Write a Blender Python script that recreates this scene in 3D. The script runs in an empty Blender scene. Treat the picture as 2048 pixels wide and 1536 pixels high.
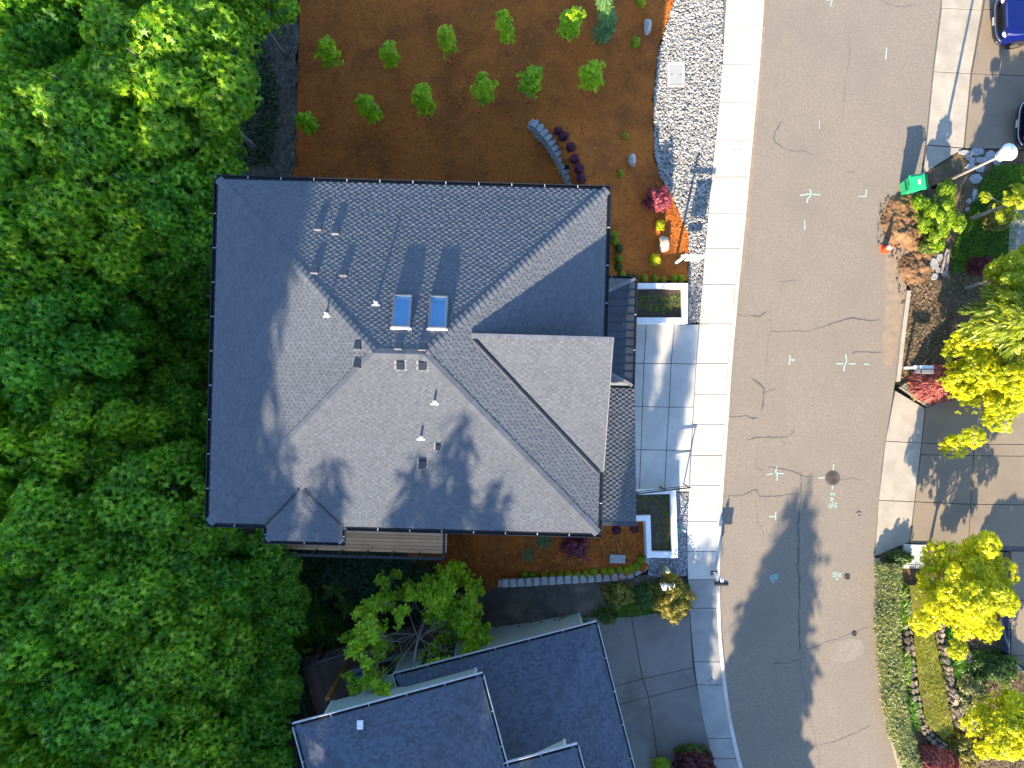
import bpy, bmesh, math, random
import numpy as np
from mathutils import Vector, Matrix, noise
from mathutils.geometry import delaunay_2d_cdt

random.seed(7); RNG = np.random.default_rng(7)
SC = bpy.context.scene
COL = SC.collection
pi = math.pi

# ------------------------------------------------------------------ camera, sky, sun, exposure
CAM_H = 30.0
HALF = 0.72                                   # half width of the picture over distance
cam = bpy.data.cameras.new("drone_camera"); cam.sensor_width = 36; cam.lens = 18/HALF
cam.clip_start = 0.5; cam.clip_end = 2000
camo = bpy.data.objects.new("drone_camera", cam); COL.objects.link(camo)
camo.location = (0, 0, CAM_H); camo.rotation_euler = (0, 0, 0); SC.camera = camo

SUN_EL, SUN_AZ = math.radians(22.8), math.radians(191.8)
world = bpy.data.worlds.new("World"); SC.world = world; world.use_nodes = True
_nt = world.node_tree; _nt.nodes.clear()
_sky = _nt.nodes.new("ShaderNodeTexSky"); _sky.sky_type = 'NISHITA'; _sky.sun_disc = False
_sky.sun_elevation = SUN_EL; _sky.sun_rotation = SUN_AZ; _sky.altitude = 100; _sky.ozone_density = 3.6; _sky.air_density = 1.0; _sky.dust_density = .4
_bg = _nt.nodes.new("ShaderNodeBackground"); _bg.inputs[1].default_value = 0.142
_wo = _nt.nodes.new("ShaderNodeOutputWorld")
_nt.links.new(_sky.outputs[0], _bg.inputs[0]); _nt.links.new(_bg.outputs[0], _wo.inputs[0])
_sl = bpy.data.lights.new("sun", 'SUN'); _sl.energy = 4.85; _sl.angle = math.radians(0.5); _sl.color = (1, .85, .63)
_so = bpy.data.objects.new("sun", _sl); COL.objects.link(_so)
S = Vector((math.sin(SUN_AZ)*math.cos(SUN_EL), math.cos(SUN_AZ)*math.cos(SUN_EL), math.sin(SUN_EL)))
_so.rotation_euler = S.to_track_quat('Z', 'Y').to_euler(); _so.location = (-20, -60, 40)
SC.view_settings.view_transform = 'Standard'; SC.view_settings.look = 'None'
SC.view_settings.gamma = 1; SC.view_settings.exposure = 1.84
SC.render.engine = 'CYCLES'; SC.cycles.max_bounces = 8; SC.cycles.transmission_bounces = 4

# ------------------------------------------------------------------ helpers
def P(px, py, z=0.0):
    k = HALF*(CAM_H-z)/1024
    return Vector(((px-1024)*k, -(py-768)*k, z))
def sstep(a, b, x):
    t = np.clip((x-a)/(b-a), 0, 1); return t*t*(3-2*t)

WALL_PX = [(1062, 240), (1078, 254), (1092, 270), (1104, 288), (1116, 308), (1126, 328), (1136, 350), (1146, 378)]
WALL_W = [P(a, b, -0.3) for a, b in WALL_PX]
_wy = np.array([p.y for p in WALL_W])[::-1]; _wx = np.array([p.x for p in WALL_W])[::-1]
def terr(x, y):
    x = np.asarray(x, float); y = np.asarray(y, float)
    z = -2.9*sstep(5.2, -10.0, x)*0.9 - 0.55*np.clip(-9.3-x, 0, 9)
    z = z + -1.2*sstep(-8.0, -11.0, y)*sstep(1.0, -5.0, x)*sstep(-14, -8, x)
    wx = np.interp(y, _wy, _wx)
    step = 1.15*sstep(11.6, 8.6, y)*sstep(2, 5, y)
    z = z + np.where(x > wx, step*np.clip((6.0-x)/3.2, 0, 1), 0)
    return z
def T(x, y): return float(terr(x, y))
def G(px, py):
    z = 0.0
    for _ in range(12):
        p = P(px, py, z); z = .4*z+.6*T(p.x, p.y)
    p = P(px, py, z); p.z = T(p.x, p.y); return p

BASE = {}
def tag(o, label=None, cat=None, group=None, kind=None):
    if label: o["label"] = label
    if cat: o["category"] = cat
    if group: o["group"] = group
    if kind: o["kind"] = kind
    return o
def thing(name, label, cat, loc=(0, 0, 0), group=None, rotz=0):
    o = bpy.data.objects.new(name, None); COL.objects.link(o); o.empty_display_size = .3
    o.location = loc; o.rotation_euler = (0, 0, rotz); BASE[o] = Vector(loc)
    return tag(o, label, cat, group)
def link(name, me, mats, parent=None):
    o = bpy.data.objects.new(name, me); COL.objects.link(o)
    for m in (mats if isinstance(mats, (list, tuple)) else [mats]): me.materials.append(m)
    if parent is not None: o.parent = parent
    return o
def copy_thing(r, loc, rotz=0, scale=1, label=None, group=None):
    c = r.copy(); COL.objects.link(c); c.location = loc
    c.rotation_euler = (0, 0, rotz); c.scale = (scale,)*3 if not isinstance(scale, tuple) else scale
    if label: c["label"] = label
    if group: c["group"] = group
    for ch in list(r.children):
        d = ch.copy(); COL.objects.link(d); d.parent = c
        for g in list(ch.children):
            e = g.copy(); COL.objects.link(e); e.parent = d
    return c

class MB:
    """collects shapes, builds ONE mesh object"""
    def __init__(s): s.v = []; s.f = []; s.mi = []; s.m = 0
    def add(s, vs, fs):
        n = len(s.v); s.v += [tuple(p) for p in vs]
        for f in fs: s.f.append([i+n for i in f]); s.mi.append(s.m)
    def box(s, x0, y0, z0, x1, y1, z1):
        s.add([(x0, y0, z0), (x1, y0, z0), (x1, y1, z0), (x0, y1, z0), (x0, y0, z1), (x1, y0, z1), (x1, y1, z1), (x0, y1, z1)],
              [(3, 2, 1, 0), (4, 5, 6, 7), (0, 1, 5, 4), (1, 2, 6, 5), (2, 3, 7, 6), (3, 0, 4, 7)])
    def bar(s, a, b, w, h, up=(0, 0, 1)):
        a = Vector(a); b = Vector(b); d = (b-a).normalized(); upv = Vector(up)
        if abs(d.dot(upv)) > .97: upv = Vector((1, 0, 0))
        y = upv.cross(d).normalized(); z = d.cross(y); vs = []
        for p in (a, b):
            for q in ((-1, -1), (1, -1), (1, 1), (-1, 1)): vs.append(p+y*(q[0]*w/2)+z*(q[1]*h/2))
        s.add(vs, [(3, 2, 1, 0), (4, 5, 6, 7), (0, 1, 5, 4), (1, 2, 6, 5), (2, 3, 7, 6), (3, 0, 4, 7)])
    def prism(s, poly, z0, z1):
        n = len(poly); ar = sum(poly[i][0]*poly[(i+1) % n][1]-poly[(i+1) % n][0]*poly[i][1] for i in range(n))
        if ar < 0: poly = poly[::-1]
        f0 = z0 if callable(z0) else (lambda x, y: z0); f1 = z1 if callable(z1) else (lambda x, y: z1)
        s.add([(p[0], p[1], f0(p[0], p[1])) for p in poly]+[(p[0], p[1], f1(p[0], p[1])) for p in poly],
              [tuple(range(n))[::-1], tuple(range(n, 2*n))]+[(i, (i+1) % n, n+(i+1) % n, n+i) for i in range(n)])
    def tube(s, pts, r, n=8, cap=True):
        pts = [Vector(p) for p in pts]; rs = r if isinstance(r, (list, tuple)) else [r]*len(pts)
        vs = []; y = None
        for i, p in enumerate(pts):
            d = (pts[min(i+1, len(pts)-1)]-pts[max(i-1, 0)]).normalized()
            if y is None: y = d.orthogonal().normalized()
            y = (y-d*y.dot(d)).normalized(); x = d.cross(y)
            for k in range(n):
                a = 2*pi*k/n; vs.append(p+(y*math.cos(a)+x*math.sin(a))*rs[i])
        fs = [(i*n+k, i*n+(k+1) % n, (i+1)*n+(k+1) % n, (i+1)*n+k) for i in range(len(pts)-1) for k in range(n)]
        if cap: fs += [tuple(range(n))[::-1], tuple(range((len(pts)-1)*n, len(pts)*n))]
        s.add(vs, fs)
    def lathe(s, prof, c=(0, 0, 0), n=16):
        vs = []
        for (r, z) in prof:
            for k in range(n):
                a = 2*pi*k/n; vs.append((c[0]+r*math.cos(a), c[1]+r*math.sin(a), c[2]+z))
        m = len(prof)
        fs = [(i*n+k, i*n+(k+1) % n, (i+1)*n+(k+1) % n, (i+1)*n+k) for i in range(m-1) for k in range(n)]
        fs += [tuple(range(n))[::-1], tuple(range((m-1)*n, m*n))]
        s.add(vs, fs)
    def ribbon(s, pts, w, zf):
        pts = [Vector((p[0], p[1])) for p in pts]; L = []; n = len(pts)
        ws = w if isinstance(w, (list, tuple)) else [w]*n
        for i, p in enumerate(pts):
            d = (pts[min(i+1, n-1)]-pts[max(i-1, 0)]).normalized(); q = Vector((-d.y, d.x))*ws[i]/2
            L += [(p.x+q.x, p.y+q.y, zf), (p.x-q.x, p.y-q.y, zf)]
        s.add(L, [(2*i, 2*i+1, 2*i+3, 2*i+2) for i in range(n-1)])
    def build(s, name, mats, parent=None, smooth=False, bevel=0, world=False, seg=2):
        off = BASE.get(parent, Vector((0, 0, 0))) if (world and parent is not None) else Vector((0, 0, 0))
        me = bpy.data.meshes.new(name)
        me.from_pydata([(p[0]-off.x, p[1]-off.y, p[2]-off.z) for p in s.v], [], s.f)
        me.polygons.foreach_set("material_index", s.mi)
        if smooth: me.polygons.foreach_set("use_smooth", [True]*len(me.polygons))
        me.update()
        o = link(name, me, mats, parent)
        if parent is not None: BASE[o] = BASE.get(parent, Vector((0, 0, 0)))
        if bevel:
            b = o.modifiers.new("bevel", 'BEVEL'); b.width = bevel; b.segments = seg; b.limit_method = 'ANGLE'; b.angle_limit = .6
        return o

def npmesh(name, V, k, mats, parent=None, smooth=False):
    """V: (N,k,3) separate polygons of k corners"""
    N = V.shape[0]; me = bpy.data.meshes.new(name)
    me.vertices.add(N*k); me.vertices.foreach_set("co", V.reshape(-1).astype(np.float32))
    me.loops.add(N*k); me.loops.foreach_set("vertex_index", np.arange(N*k, dtype=np.int32))
    me.polygons.add(N); me.polygons.foreach_set("loop_start", np.arange(0, N*k, k, dtype=np.int32))
    try: me.polygons.foreach_set("loop_total", np.full(N, k, dtype=np.int32))
    except Exception: pass
    if smooth: me.polygons.foreach_set("use_smooth", np.ones(N, dtype=bool))
    me.update(calc_edges=True); me.validate()
    return link(name, me, mats, parent)

# ------------------------------------------------------------------ materials
def _n(nt, t, **kw):
    n = nt.nodes.new(t)
    for a, b in kw.items(): setattr(n, a, b)
    return n
def rgba(c): return (c[0], c[1], c[2], 1)
def ramp(nt, src, stops):
    r = _n(nt, "ShaderNodeValToRGB"); e = r.color_ramp.elements
    e[0].position, e[0].color = stops[0][0], rgba(stops[0][1]); e[1].position, e[1].color = stops[-1][0], rgba(stops[-1][1])
    for p, c in stops[1:-1]:
        x = e.new(p); x.color = rgba(c)
    nt.links.new(src, r.inputs[0]); return r.outputs[0]
def noise_n(nt, vec, scale, detail=4, rough=.6, dist=0):
    n = _n(nt, "ShaderNodeTexNoise"); n.inputs["Scale"].default_value = scale; n.inputs["Detail"].default_value = detail
    n.inputs["Roughness"].default_value = rough; n.inputs["Distortion"].default_value = dist
    nt.links.new(vec, n.inputs["Vector"]); return n.outputs[0]
def mixc(nt, a, b, f, mode='MIX'):
    m = _n(nt, "ShaderNodeMix", data_type='RGBA', blend_type=mode)
    for s_, v in ((m.inputs[0], f), (m.inputs[6], a), (m.inputs[7], b)):
        if isinstance(v, bpy.types.NodeSocket): nt.links.new(v, s_)
        elif isinstance(v, (int, float)): s_.default_value = v
        else: s_.default_value = rgba(v)
    return m.outputs[2]
def M(name, c1, c2=None, scale=3.0, rough=.85, bump=0, bscale=60, bdist=.02, island=0, big=None, bigscale=.35, bigamt=.5,
      speck=None, speckscale=90, speckpos=.66, metal=0, spec=.3, coat=0, detail=5, oren=False, objrand=0, lo=.36, hi=.64):
    m = bpy.data.materials.new(name); m.use_nodes = True; nt = m.node_tree; nt.nodes.clear()
    out = _n(nt, "ShaderNodeOutputMaterial"); tc = _n(nt, "ShaderNodeTexCoord"); vec = tc.outputs["Object"]
    if c2 is None: c2 = tuple(x*.8 for x in c1)
    col = ramp(nt, noise_n(nt, vec, scale, detail), [(lo, c1), (hi, c2)])
    if big: col = mixc(nt, col, big, ramp(nt, noise_n(nt, vec, bigscale, 5, .62, .4), [(.45, (0, 0, 0)), (.68, (bigamt,)*3)]))
    if speck: col = mixc(nt, col, speck, ramp(nt, noise_n(nt, vec, speckscale, 2), [(speckpos, (0, 0, 0)), (speckpos+.06, (1, 1, 1))]))
    if island:
        g = _n(nt, "ShaderNodeNewGeometry")
        col = mixc(nt, col, ramp(nt, g.outputs["Random Per Island"], [(0, (1-island,)*3), (1, (1+island,)*3)]), 1.0, 'MULTIPLY')
    if objrand:
        g = _n(nt, "ShaderNodeObjectInfo")
        col = mixc(nt, col, ramp(nt, g.outputs["Random"], [(0, (1-objrand,)*3), (1, (1+objrand*.6,)*3)]), 1.0, 'MULTIPLY')
    if oren:
        b = _n(nt, "ShaderNodeBsdfDiffuse"); b.inputs["Roughness"].default_value = 1.0
        nt.links.new(col, b.inputs["Color"])
    else:
        b = _n(nt, "ShaderNodeBsdfPrincipled"); b.inputs["Roughness"].default_value = rough; b.inputs["Metallic"].default_value = metal
        b.inputs["Specular IOR Level"].default_value = spec; b.inputs["Coat Weight"].default_value = coat
        nt.links.new(col, b.inputs["Base Color"])
    if bump:
        bp = _n(nt, "ShaderNodeBump"); bp.inputs["Strength"].default_value = bump; bp.inputs["Distance"].default_value = bdist
        nt.links.new(noise_n(nt, vec, bscale, 4), bp.inputs["Height"]); nt.links.new(bp.outputs[0], b.inputs["Normal"])
    nt.links.new(b.outputs[0], out.inputs[0]); return m
def LEAF(name, c1, c2, c3=None, transl=.4, rough=.45, tcol=None, spec=.4, ov=1.0):
    m = bpy.data.materials.new(name); m.use_nodes = True; nt = m.node_tree; nt.nodes.clear()
    out = _n(nt, "ShaderNodeOutputMaterial"); g = _n(nt, "ShaderNodeNewGeometry"); tc = _n(nt, "ShaderNodeTexCoord"); oi = _n(nt, "ShaderNodeObjectInfo")
    st = [(0, c1), (.55, c2), (1, c3 or c2)]
    col = ramp(nt, g.outputs["Random Per Island"], st)
    col = mixc(nt, col, ramp(nt, noise_n(nt, tc.outputs["Object"], 1.1, 2), [(.35, (.72, .78, .8)), (.65, (1.22, 1.15, 1.0))]), 1, 'MULTIPLY')
    col = mixc(nt, col, ramp(nt, oi.outputs["Random"], [(0, (1-.3*ov, 1-.1*ov, 1+.05*ov)), (.5, (1, 1, 1)), (1, (1+.25*ov, 1+.06*ov, 1-.2*ov))]), 1, 'MULTIPLY')
    b = _n(nt, "ShaderNodeBsdfPrincipled"); b.inputs["Roughness"].default_value = rough; b.inputs["Specular IOR Level"].default_value = spec
    nt.links.new(col, b.inputs["Base Color"])
    t = _n(nt, "ShaderNodeBsdfTranslucent")
    nt.links.new(mixc(nt, col, tcol or (1.5, 1.45, .5), 1, 'MULTIPLY'), t.inputs[0])
    mx = _n(nt, "ShaderNodeMixShader"); mx.inputs[0].default_value = transl
    nt.links.new(b.outputs[0], mx.inputs[1]); nt.links.new(t.outputs[0], mx.inputs[2]); nt.links.new(mx.outputs[0], out.inputs[0])
    return m

m_soil = M("soil", (.10, .085, .065), (.04, .04, .032), 1.6, bump=.6, bscale=18, bdist=.08, big=(.035, .05, .02), bigscale=.5, speck=(.3, .28, .25), speckscale=14, speckpos=.72)
m_forest = M("forest_floor", (.035, .03, .018), (.018, .03, .01), 2.5, bump=.8, bscale=12, bdist=.1)
m_drysoil = M("dry_soil", (.20, .155, .11), (.09, .075, .06), 1.3, bump=.6, bscale=16, bdist=.06, big=(.06, .058, .055), bigscale=.6, bigamt=.8, speck=(.45, .42, .4), speckscale=26, speckpos=.73)
m_darksoil = M("dark_gravelly_soil", (.085, .075, .068), (.035, .034, .034), 3.0, bump=.6, bscale=22, bdist=.05, speck=(.4, .38, .36), speckscale=24, speckpos=.72, big=(.03, .05, .02), bigscale=.8)
m_mulch = M("mulch", (.64, .175, .022), (.42, .108, .014), 26, bump=1.0, bscale=46, bdist=.05, big=(.13, .04, .010), bigscale=.55, bigamt=.6, speck=(.38, .17, .06), speckscale=70, speckpos=.64)
m_asphalt = M("asphalt", (.275, .228, .178), (.168, .141, .113), 26, rough=.9, bump=.5, bscale=60, bdist=.015, detail=9, big=(.185, .157, .128), bigscale=.38, bigamt=.55, speck=(.36, .315, .26), speckscale=48, speckpos=.66)
m_patch = M("asphalt_patch", (.30, .255, .205), (.19, .162, .132), 22, bump=.5, bscale=60, detail=9, big=(.20, .17, .14), bigscale=1.5, bigamt=.7)
m_tar = M("tar_seal", (.125, .115, .105), (.085, .08, .075), 8, rough=.6)
m_dirtfilm = M("dirt_film", (.30, .22, .145), (.22, .175, .135), 4, bump=.3, bscale=60)
m_walk = M("new_concrete", (.56, .53, .485), (.49, .465, .425), 1.2, bump=.12, bscale=120, bdist=.006, big=(.40, .34, .27), bigscale=.9, bigamt=.75, detail=9, island=.06)
m_walkold = M("old_concrete", (.41, .355, .28), (.33, .285, .225), 1.5, bump=.2, bscale=110, bdist=.008, big=(.27, .24, .20), bigscale=.7, bigamt=.6, speck=(.5, .46, .4), speckscale=60, speckpos=.7, island=.05)
m_drive = M("driveway_concrete", (.54, .51, .46), (.46, .435, .395), 1.3, bump=.12, bscale=120, bdist=.006, big=(.34, .32, .29), bigscale=.5, bigamt=.4, island=.04)
m_drive2 = M("aggregate_concrete", (.275, .215, .15), (.185, .145, .105), 60, bump=.3, bscale=120, bdist=.01, big=(.15, .125, .10), bigscale=.5, bigamt=.5, island=.06)
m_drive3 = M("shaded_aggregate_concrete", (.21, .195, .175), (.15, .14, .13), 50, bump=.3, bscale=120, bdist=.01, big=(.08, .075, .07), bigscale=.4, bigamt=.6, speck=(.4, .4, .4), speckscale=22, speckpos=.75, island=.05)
m_joint = M("joint", (.13, .12, .105), (.09, .085, .08), 5)
m_jointlt = M("pale_joint", (.42, .39, .34), (.34, .31, .27), 5)
m_shingle = M("shingle", (.208, .218, .234), (.174, .183, .198), 170, bump=1.0, bscale=300, bdist=.02, oren=True, island=.10, big=(.168, .173, .182), bigscale=.45, bigamt=.45)
m_shingle2 = M("old_shingle", (.145, .165, .205), (.098, .115, .15), 140, bump=.8, bscale=300, bdist=.01, oren=True, island=.20, big=(.13, .125, .13), bigscale=.5, bigamt=.5)
m_gutter = M("dark_metal", (.018, .020, .026), (.012, .014, .018), 3, rough=.4, spec=.5)
m_gutterlit = M("white_metal_edge", (.62, .63, .66), (.5, .5, .53), 6, rough=.4, spec=.5)
m_flash = M("grey_flashing", (.17, .17, .185), (.12, .12, .135), 4, rough=.5, spec=.5)
m_seam = M("standing_seam_metal", (.055, .06, .072), (.042, .046, .056), 2, rough=.38, metal=.4, spec=.5)
m_wall = M("dark_siding", (.10, .105, .11), (.08, .083, .088), 2)
m_sage = M("sage_siding", (.44, .50, .42), (.39, .45, .375), .9, bump=.1, bscale=20, big=(.36, .37, .32), bigscale=.8)
m_white = M("white_render", (.80, .79, .77), (.72, .71, .70), 2.2, bump=.1, bscale=60, bdist=.004, big=(.66, .65, .63), bigscale=1.2, bigamt=.5)
m_trim = M("white_trim", (.62, .63, .62), (.55, .56, .55), 3)
m_deck = M("tan_decking", (.95, .54, .29), (.84, .45, .23), 1.2, bump=.15, bscale=40, island=.16)
m_deckdk = M("brown_decking", (.15, .09, .066), (.10, .064, .05), 1.5, bump=.2, bscale=40, island=.22)
m_wood = M("orange_timber", (.36, .155, .03), (.27, .11, .022), 3, bump=.2, bscale=30)
m_bark = M("bark", (.13, .10, .08), (.06, .05, .04), 9, bump=.8, bscale=30, bdist=.03)
m_palebark = M("pale_bark", (.36, .31, .27), (.22, .19, .17), 9, bump=.5, bscale=30, bdist=.02)
m_block = M("block_stone", (.40, .385, .37), (.31, .30, .29), 5, bump=.4, bscale=50, bdist=.02, island=.1)
m_rock = M("garden_rock", (.50, .47, .43), (.34, .31, .29), 5, bump=.6, bscale=24, bdist=.04)
m_tanrock = M("tan_garden_rock", (.62, .50, .40), (.46, .36, .28), 5, bump=.6, bscale=24, bdist=.04)
m_flag = M("flagstone", (.36, .36, .36), (.26, .265, .275), 3, bump=.3, bscale=30, island=.2)
m_wallstone = M("rubble_stone", (.28, .22, .165), (.15, .125, .10), 5, bump=.5, bscale=22, bdist=.03, island=.3)
m_pebble = M("river_pebble", (.36, .34, .31), (.25, .24, .225), 12, bump=.2, bscale=60, island=.45)
m_pebbledk = M("blue_gravel", (.36, .37, .39), (.24, .25, .27), 12, bump=.2, bscale=60, island=.5)
m_under = M("gravel_bed", (.20, .19, .175), (.10, .095, .09), 20, bump=.6, bscale=40)
m_dirt = M("dug_dirt", (.25, .135, .062), (.135, .070, .034), 4, bump=.8, bscale=26, bdist=.06, big=(.30, .18, .095), bigscale=1.0, bigamt=.6)
m_potsoil = M("planter_soil", (.085, .065, .05), (.035, .03, .026), 14, bump=.8, bscale=40, bdist=.05, big=(.13, .09, .05), bigscale=1.2)
m_lid = M("grey_lid", (.36, .365, .35), (.30, .305, .295), 14, bump=.2, bscale=120)
m_iron = M("cast_iron", (.15, .115, .095), (.095, .078, .068), 20, rough=.6, bump=.3, bscale=90, metal=.2)
m_paint = M("marking_paint", (.42, .62, .54), (.26, .36, .31), 16)
m_paint2 = M("teal_marking_paint", (.20, .62, .62), (.15, .5, .5), 9)
m_black = M("black_metal", (.012, .013, .016), (.009, .01, .012), 3, rough=.4, spec=.5)
m_whitepaint = M("white_paint", (.83, .83, .83), (.77, .77, .78), 3, rough=.5)
m_green = M("green_plastic", (.02, .42, .17), (.016, .36, .14), 3, rough=.35, spec=.5)
m_greendk = M("dark_green_plastic", (.01, .10, .05), (.008, .08, .04), 3, rough=.4)
m_orange = M("cone_orange", (.85, .10, .03), (.75, .08, .025), 3, rough=.5)
m_blue = M("blue_car_paint", (.002, .007, .10), (.002, .006, .085), 1, rough=.22, spec=.6, coat=.8)
m_redcar = M("dark_red_car_paint", (.09, .006, .014), (.075, .005, .012), 1, rough=.22, spec=.6, coat=.8)
m_tyre = M("tyre", (.02, .02, .02), (.014, .014, .014), 8)
m_chrome = M("chrome", (.7, .7, .72), (.6, .6, .62), 3, rough=.12, metal=1)
m_palegreen = M("pale_green_plastic", (.36, .40, .24), (.30, .34, .20), 4, rough=.5)
m_teal = M("grey_teal_metal", (.12, .19, .20), (.09, .15, .16), 4, rough=.5)
m_brick = M("clay_board", (.30, .19, .13), (.20, .13, .09), 6, island=.2)
m_moss = M("moss", (.24, .22, .025), (.13, .14, .018), 7, bump=1, bscale=40, bdist=.05, big=(.20, .13, .06), bigscale=.9, bigamt=.7)
m_lawn = M("lawn_base", (.02, .05, .01), (.012, .03, .007), 6, bump=1, bscale=30, bdist=.05)
def glass_mat(name, col, rough=.04):
    m = bpy.data.materials.new(name); m.use_nodes = True; b = m.node_tree.nodes["Principled BSDF"]
    b.inputs["Base Color"].default_value = rgba(col); b.inputs["Roughness"].default_value = rough
    b.inputs["Specular IOR Level"].default_value = .9; b.inputs["Coat Weight"].default_value = 1.0; b.inputs["Coat Roughness"].default_value = .03
    return m
def thin_glass(name, tint, refl):
    m = bpy.data.materials.new(name); m.use_nodes = True; nt = m.node_tree; nt.nodes.clear(); out = _n(nt, "ShaderNodeOutputMaterial")
    t = _n(nt, "ShaderNodeBsdfTransparent"); t.inputs[0].default_value = rgba(tint); g = _n(nt, "ShaderNodeBsdfGlossy"); g.inputs["Roughness"].default_value = .03; g.inputs[0].default_value = (.8, .9, 1, 1)
    mx = _n(nt, "ShaderNodeMixShader"); mx.inputs[0].default_value = refl; nt.links.new(t.outputs[0], mx.inputs[1]); nt.links.new(g.outputs[0], mx.inputs[2]); nt.links.new(mx.outputs[0], out.inputs[0]); return m
m_glass = thin_glass("skylight_glass", (.72, .88, .97), .14); m_skyfloor = M("skylight_floor_sky_tone", (.27, .46, .55), (.20, .37, .47), 2.5, big=(.20, .40, .50), bigscale=2); m_shaft = M("skylight_shaft", (.62, .72, .80), (.55, .65, .74), 3); m_carglass = glass_mat("car_glass", (.012, .015, .02))
m_lampglass = M("lamp_glass", (.82, .82, .80), (.74, .74, .72), 3, rough=.25, spec=.5)

l_maple = LEAF("maple_leaf", (.06, .20, .012), (.16, .38, .02), (.38, .56, .04), .45)
l_maple2 = LEAF("sunny_maple_leaf", (.05, .15, .015), (.095, .23, .02), (.16, .30, .03), .45)
l_dark = LEAF("dark_foliage", (.012, .042, .012), (.022, .07, .018), (.045, .11, .026), .25)
l_sapling = LEAF("sapling_leaf", (.20, .36, .008), (.34, .52, .01), (.50, .62, .018), .5)
l_lime = LEAF("lime_leaf", (.26, .38, .008), (.60, .58, .012), (.90, .76, .03), .5, ov=.25)
l_lime2 = LEAF("yellow_green_leaf", (.20, .30, .01), (.36, .44, .015), (.55, .55, .03), .5)
l_ball = LEAF("shrub_leaf", (.20, .28, .006), (.34, .40, .01), (.50, .48, .015), .4)
l_purple = LEAF("purple_leaf", (.09, .014, .036), (.16, .026, .06), (.25, .06, .10), .3, tcol=(1.4, .5, .8))
l_red = LEAF("red_maple_leaf", (.16, .02, .045), (.30, .055, .09), (.44, .13, .17), .35, tcol=(1.4, .5, .6))
l_coral = LEAF("coral_maple_leaf", (.22, .05, .055), (.38, .115, .12), (.52, .22, .21), .3, tcol=(1.2, .6, .65))
l_wine = LEAF("wine_leaf", (.05, .006, .012), (.10, .012, .022), (.18, .03, .04), .35, tcol=(1.4, .5, .5))
l_gold = LEAF("gold_leaf", (.07, .11, .012), (.17, .18, .022), (.46, .32, .06), .4)
l_shrub = LEAF("green_shrub_leaf", (.035, .075, .01), (.07, .13, .014), (.13, .19, .02), .35)
l_hedge = LEAF("grey_green_leaf", (.12, .16, .06), (.22, .27, .11), (.36, .40, .20), .35)
l_cedar = LEAF("cedar_spray", (.13, .16, .008), (.31, .33, .012), (.56, .50, .03), .4)
l_conif = LEAF("conifer_needles", (.02, .05, .02), (.035, .08, .03), (.05, .11, .04), .2)
l_bluec = LEAF("blue_conifer", (.08, .17, .045), (.14, .26, .07), (.22, .36, .11), .25, tcol=(1, 1.1, .9))
l_grass = LEAF("grass_blade", (.06, .16, .008), (.12, .27, .01), (.22, .38, .015), .4)
l_tuft = LEAF("tuft_blade", (.07, .12, .012), (.18, .22, .03), (.42, .36, .08), .4)
l_agave = LEAF("agave_blade", (.06, .16, .08), (.11, .24, .12), (.2, .34, .18), .3)
l_fern = LEAF("fern_frond", (.05, .14, .01), (.09, .21, .012), (.15, .29, .02), .45)
l_variegated = LEAF("variegated_leaf", (.08, .11, .02), (.26, .26, .10), (.58, .54, .36), .3)
# ------------------------------------------------------------------ ground, road, pavements
def inside(poly, X, Y):
    r = np.zeros(X.shape, bool); n = len(poly)
    for i in range(n):
        x0, y0 = poly[i][0], poly[i][1]; x1, y1 = poly[(i+1) % n][0], poly[(i+1) % n][1]
        if y0 == y1: continue
        c = ((y0 > Y) != (y1 > Y)) & (X < (x1-x0)*(Y-y0)/(y1-y0)+x0); r ^= c
    return r
def resample(poly, step, closed=True):
    out = []; n = len(poly)
    for i in range(n if closed else n-1):
        a = Vector(poly[i][:2]); b = Vector(poly[(i+1) % n][:2]); k = max(1, int((b-a).length/step))
        for j in range(k): out.append(a.lerp(b, j/k))
    if not closed: out.append(Vector(poly[-1][:2]))
    return out
def smoothpts(pts, it=2, closed=False):
    pts = [Vector(p[:2]) for p in pts]
    for _ in range(it):
        q = [] if closed else [pts[0]]; n = len(pts)
        for i in range(n if closed else n-1):
            a, b = pts[i], pts[(i+1) % n]; q += [a.lerp(b, .25), a.lerp(b, .75)]
        if not closed: q.append(pts[-1])
        pts = q
    return pts
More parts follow.
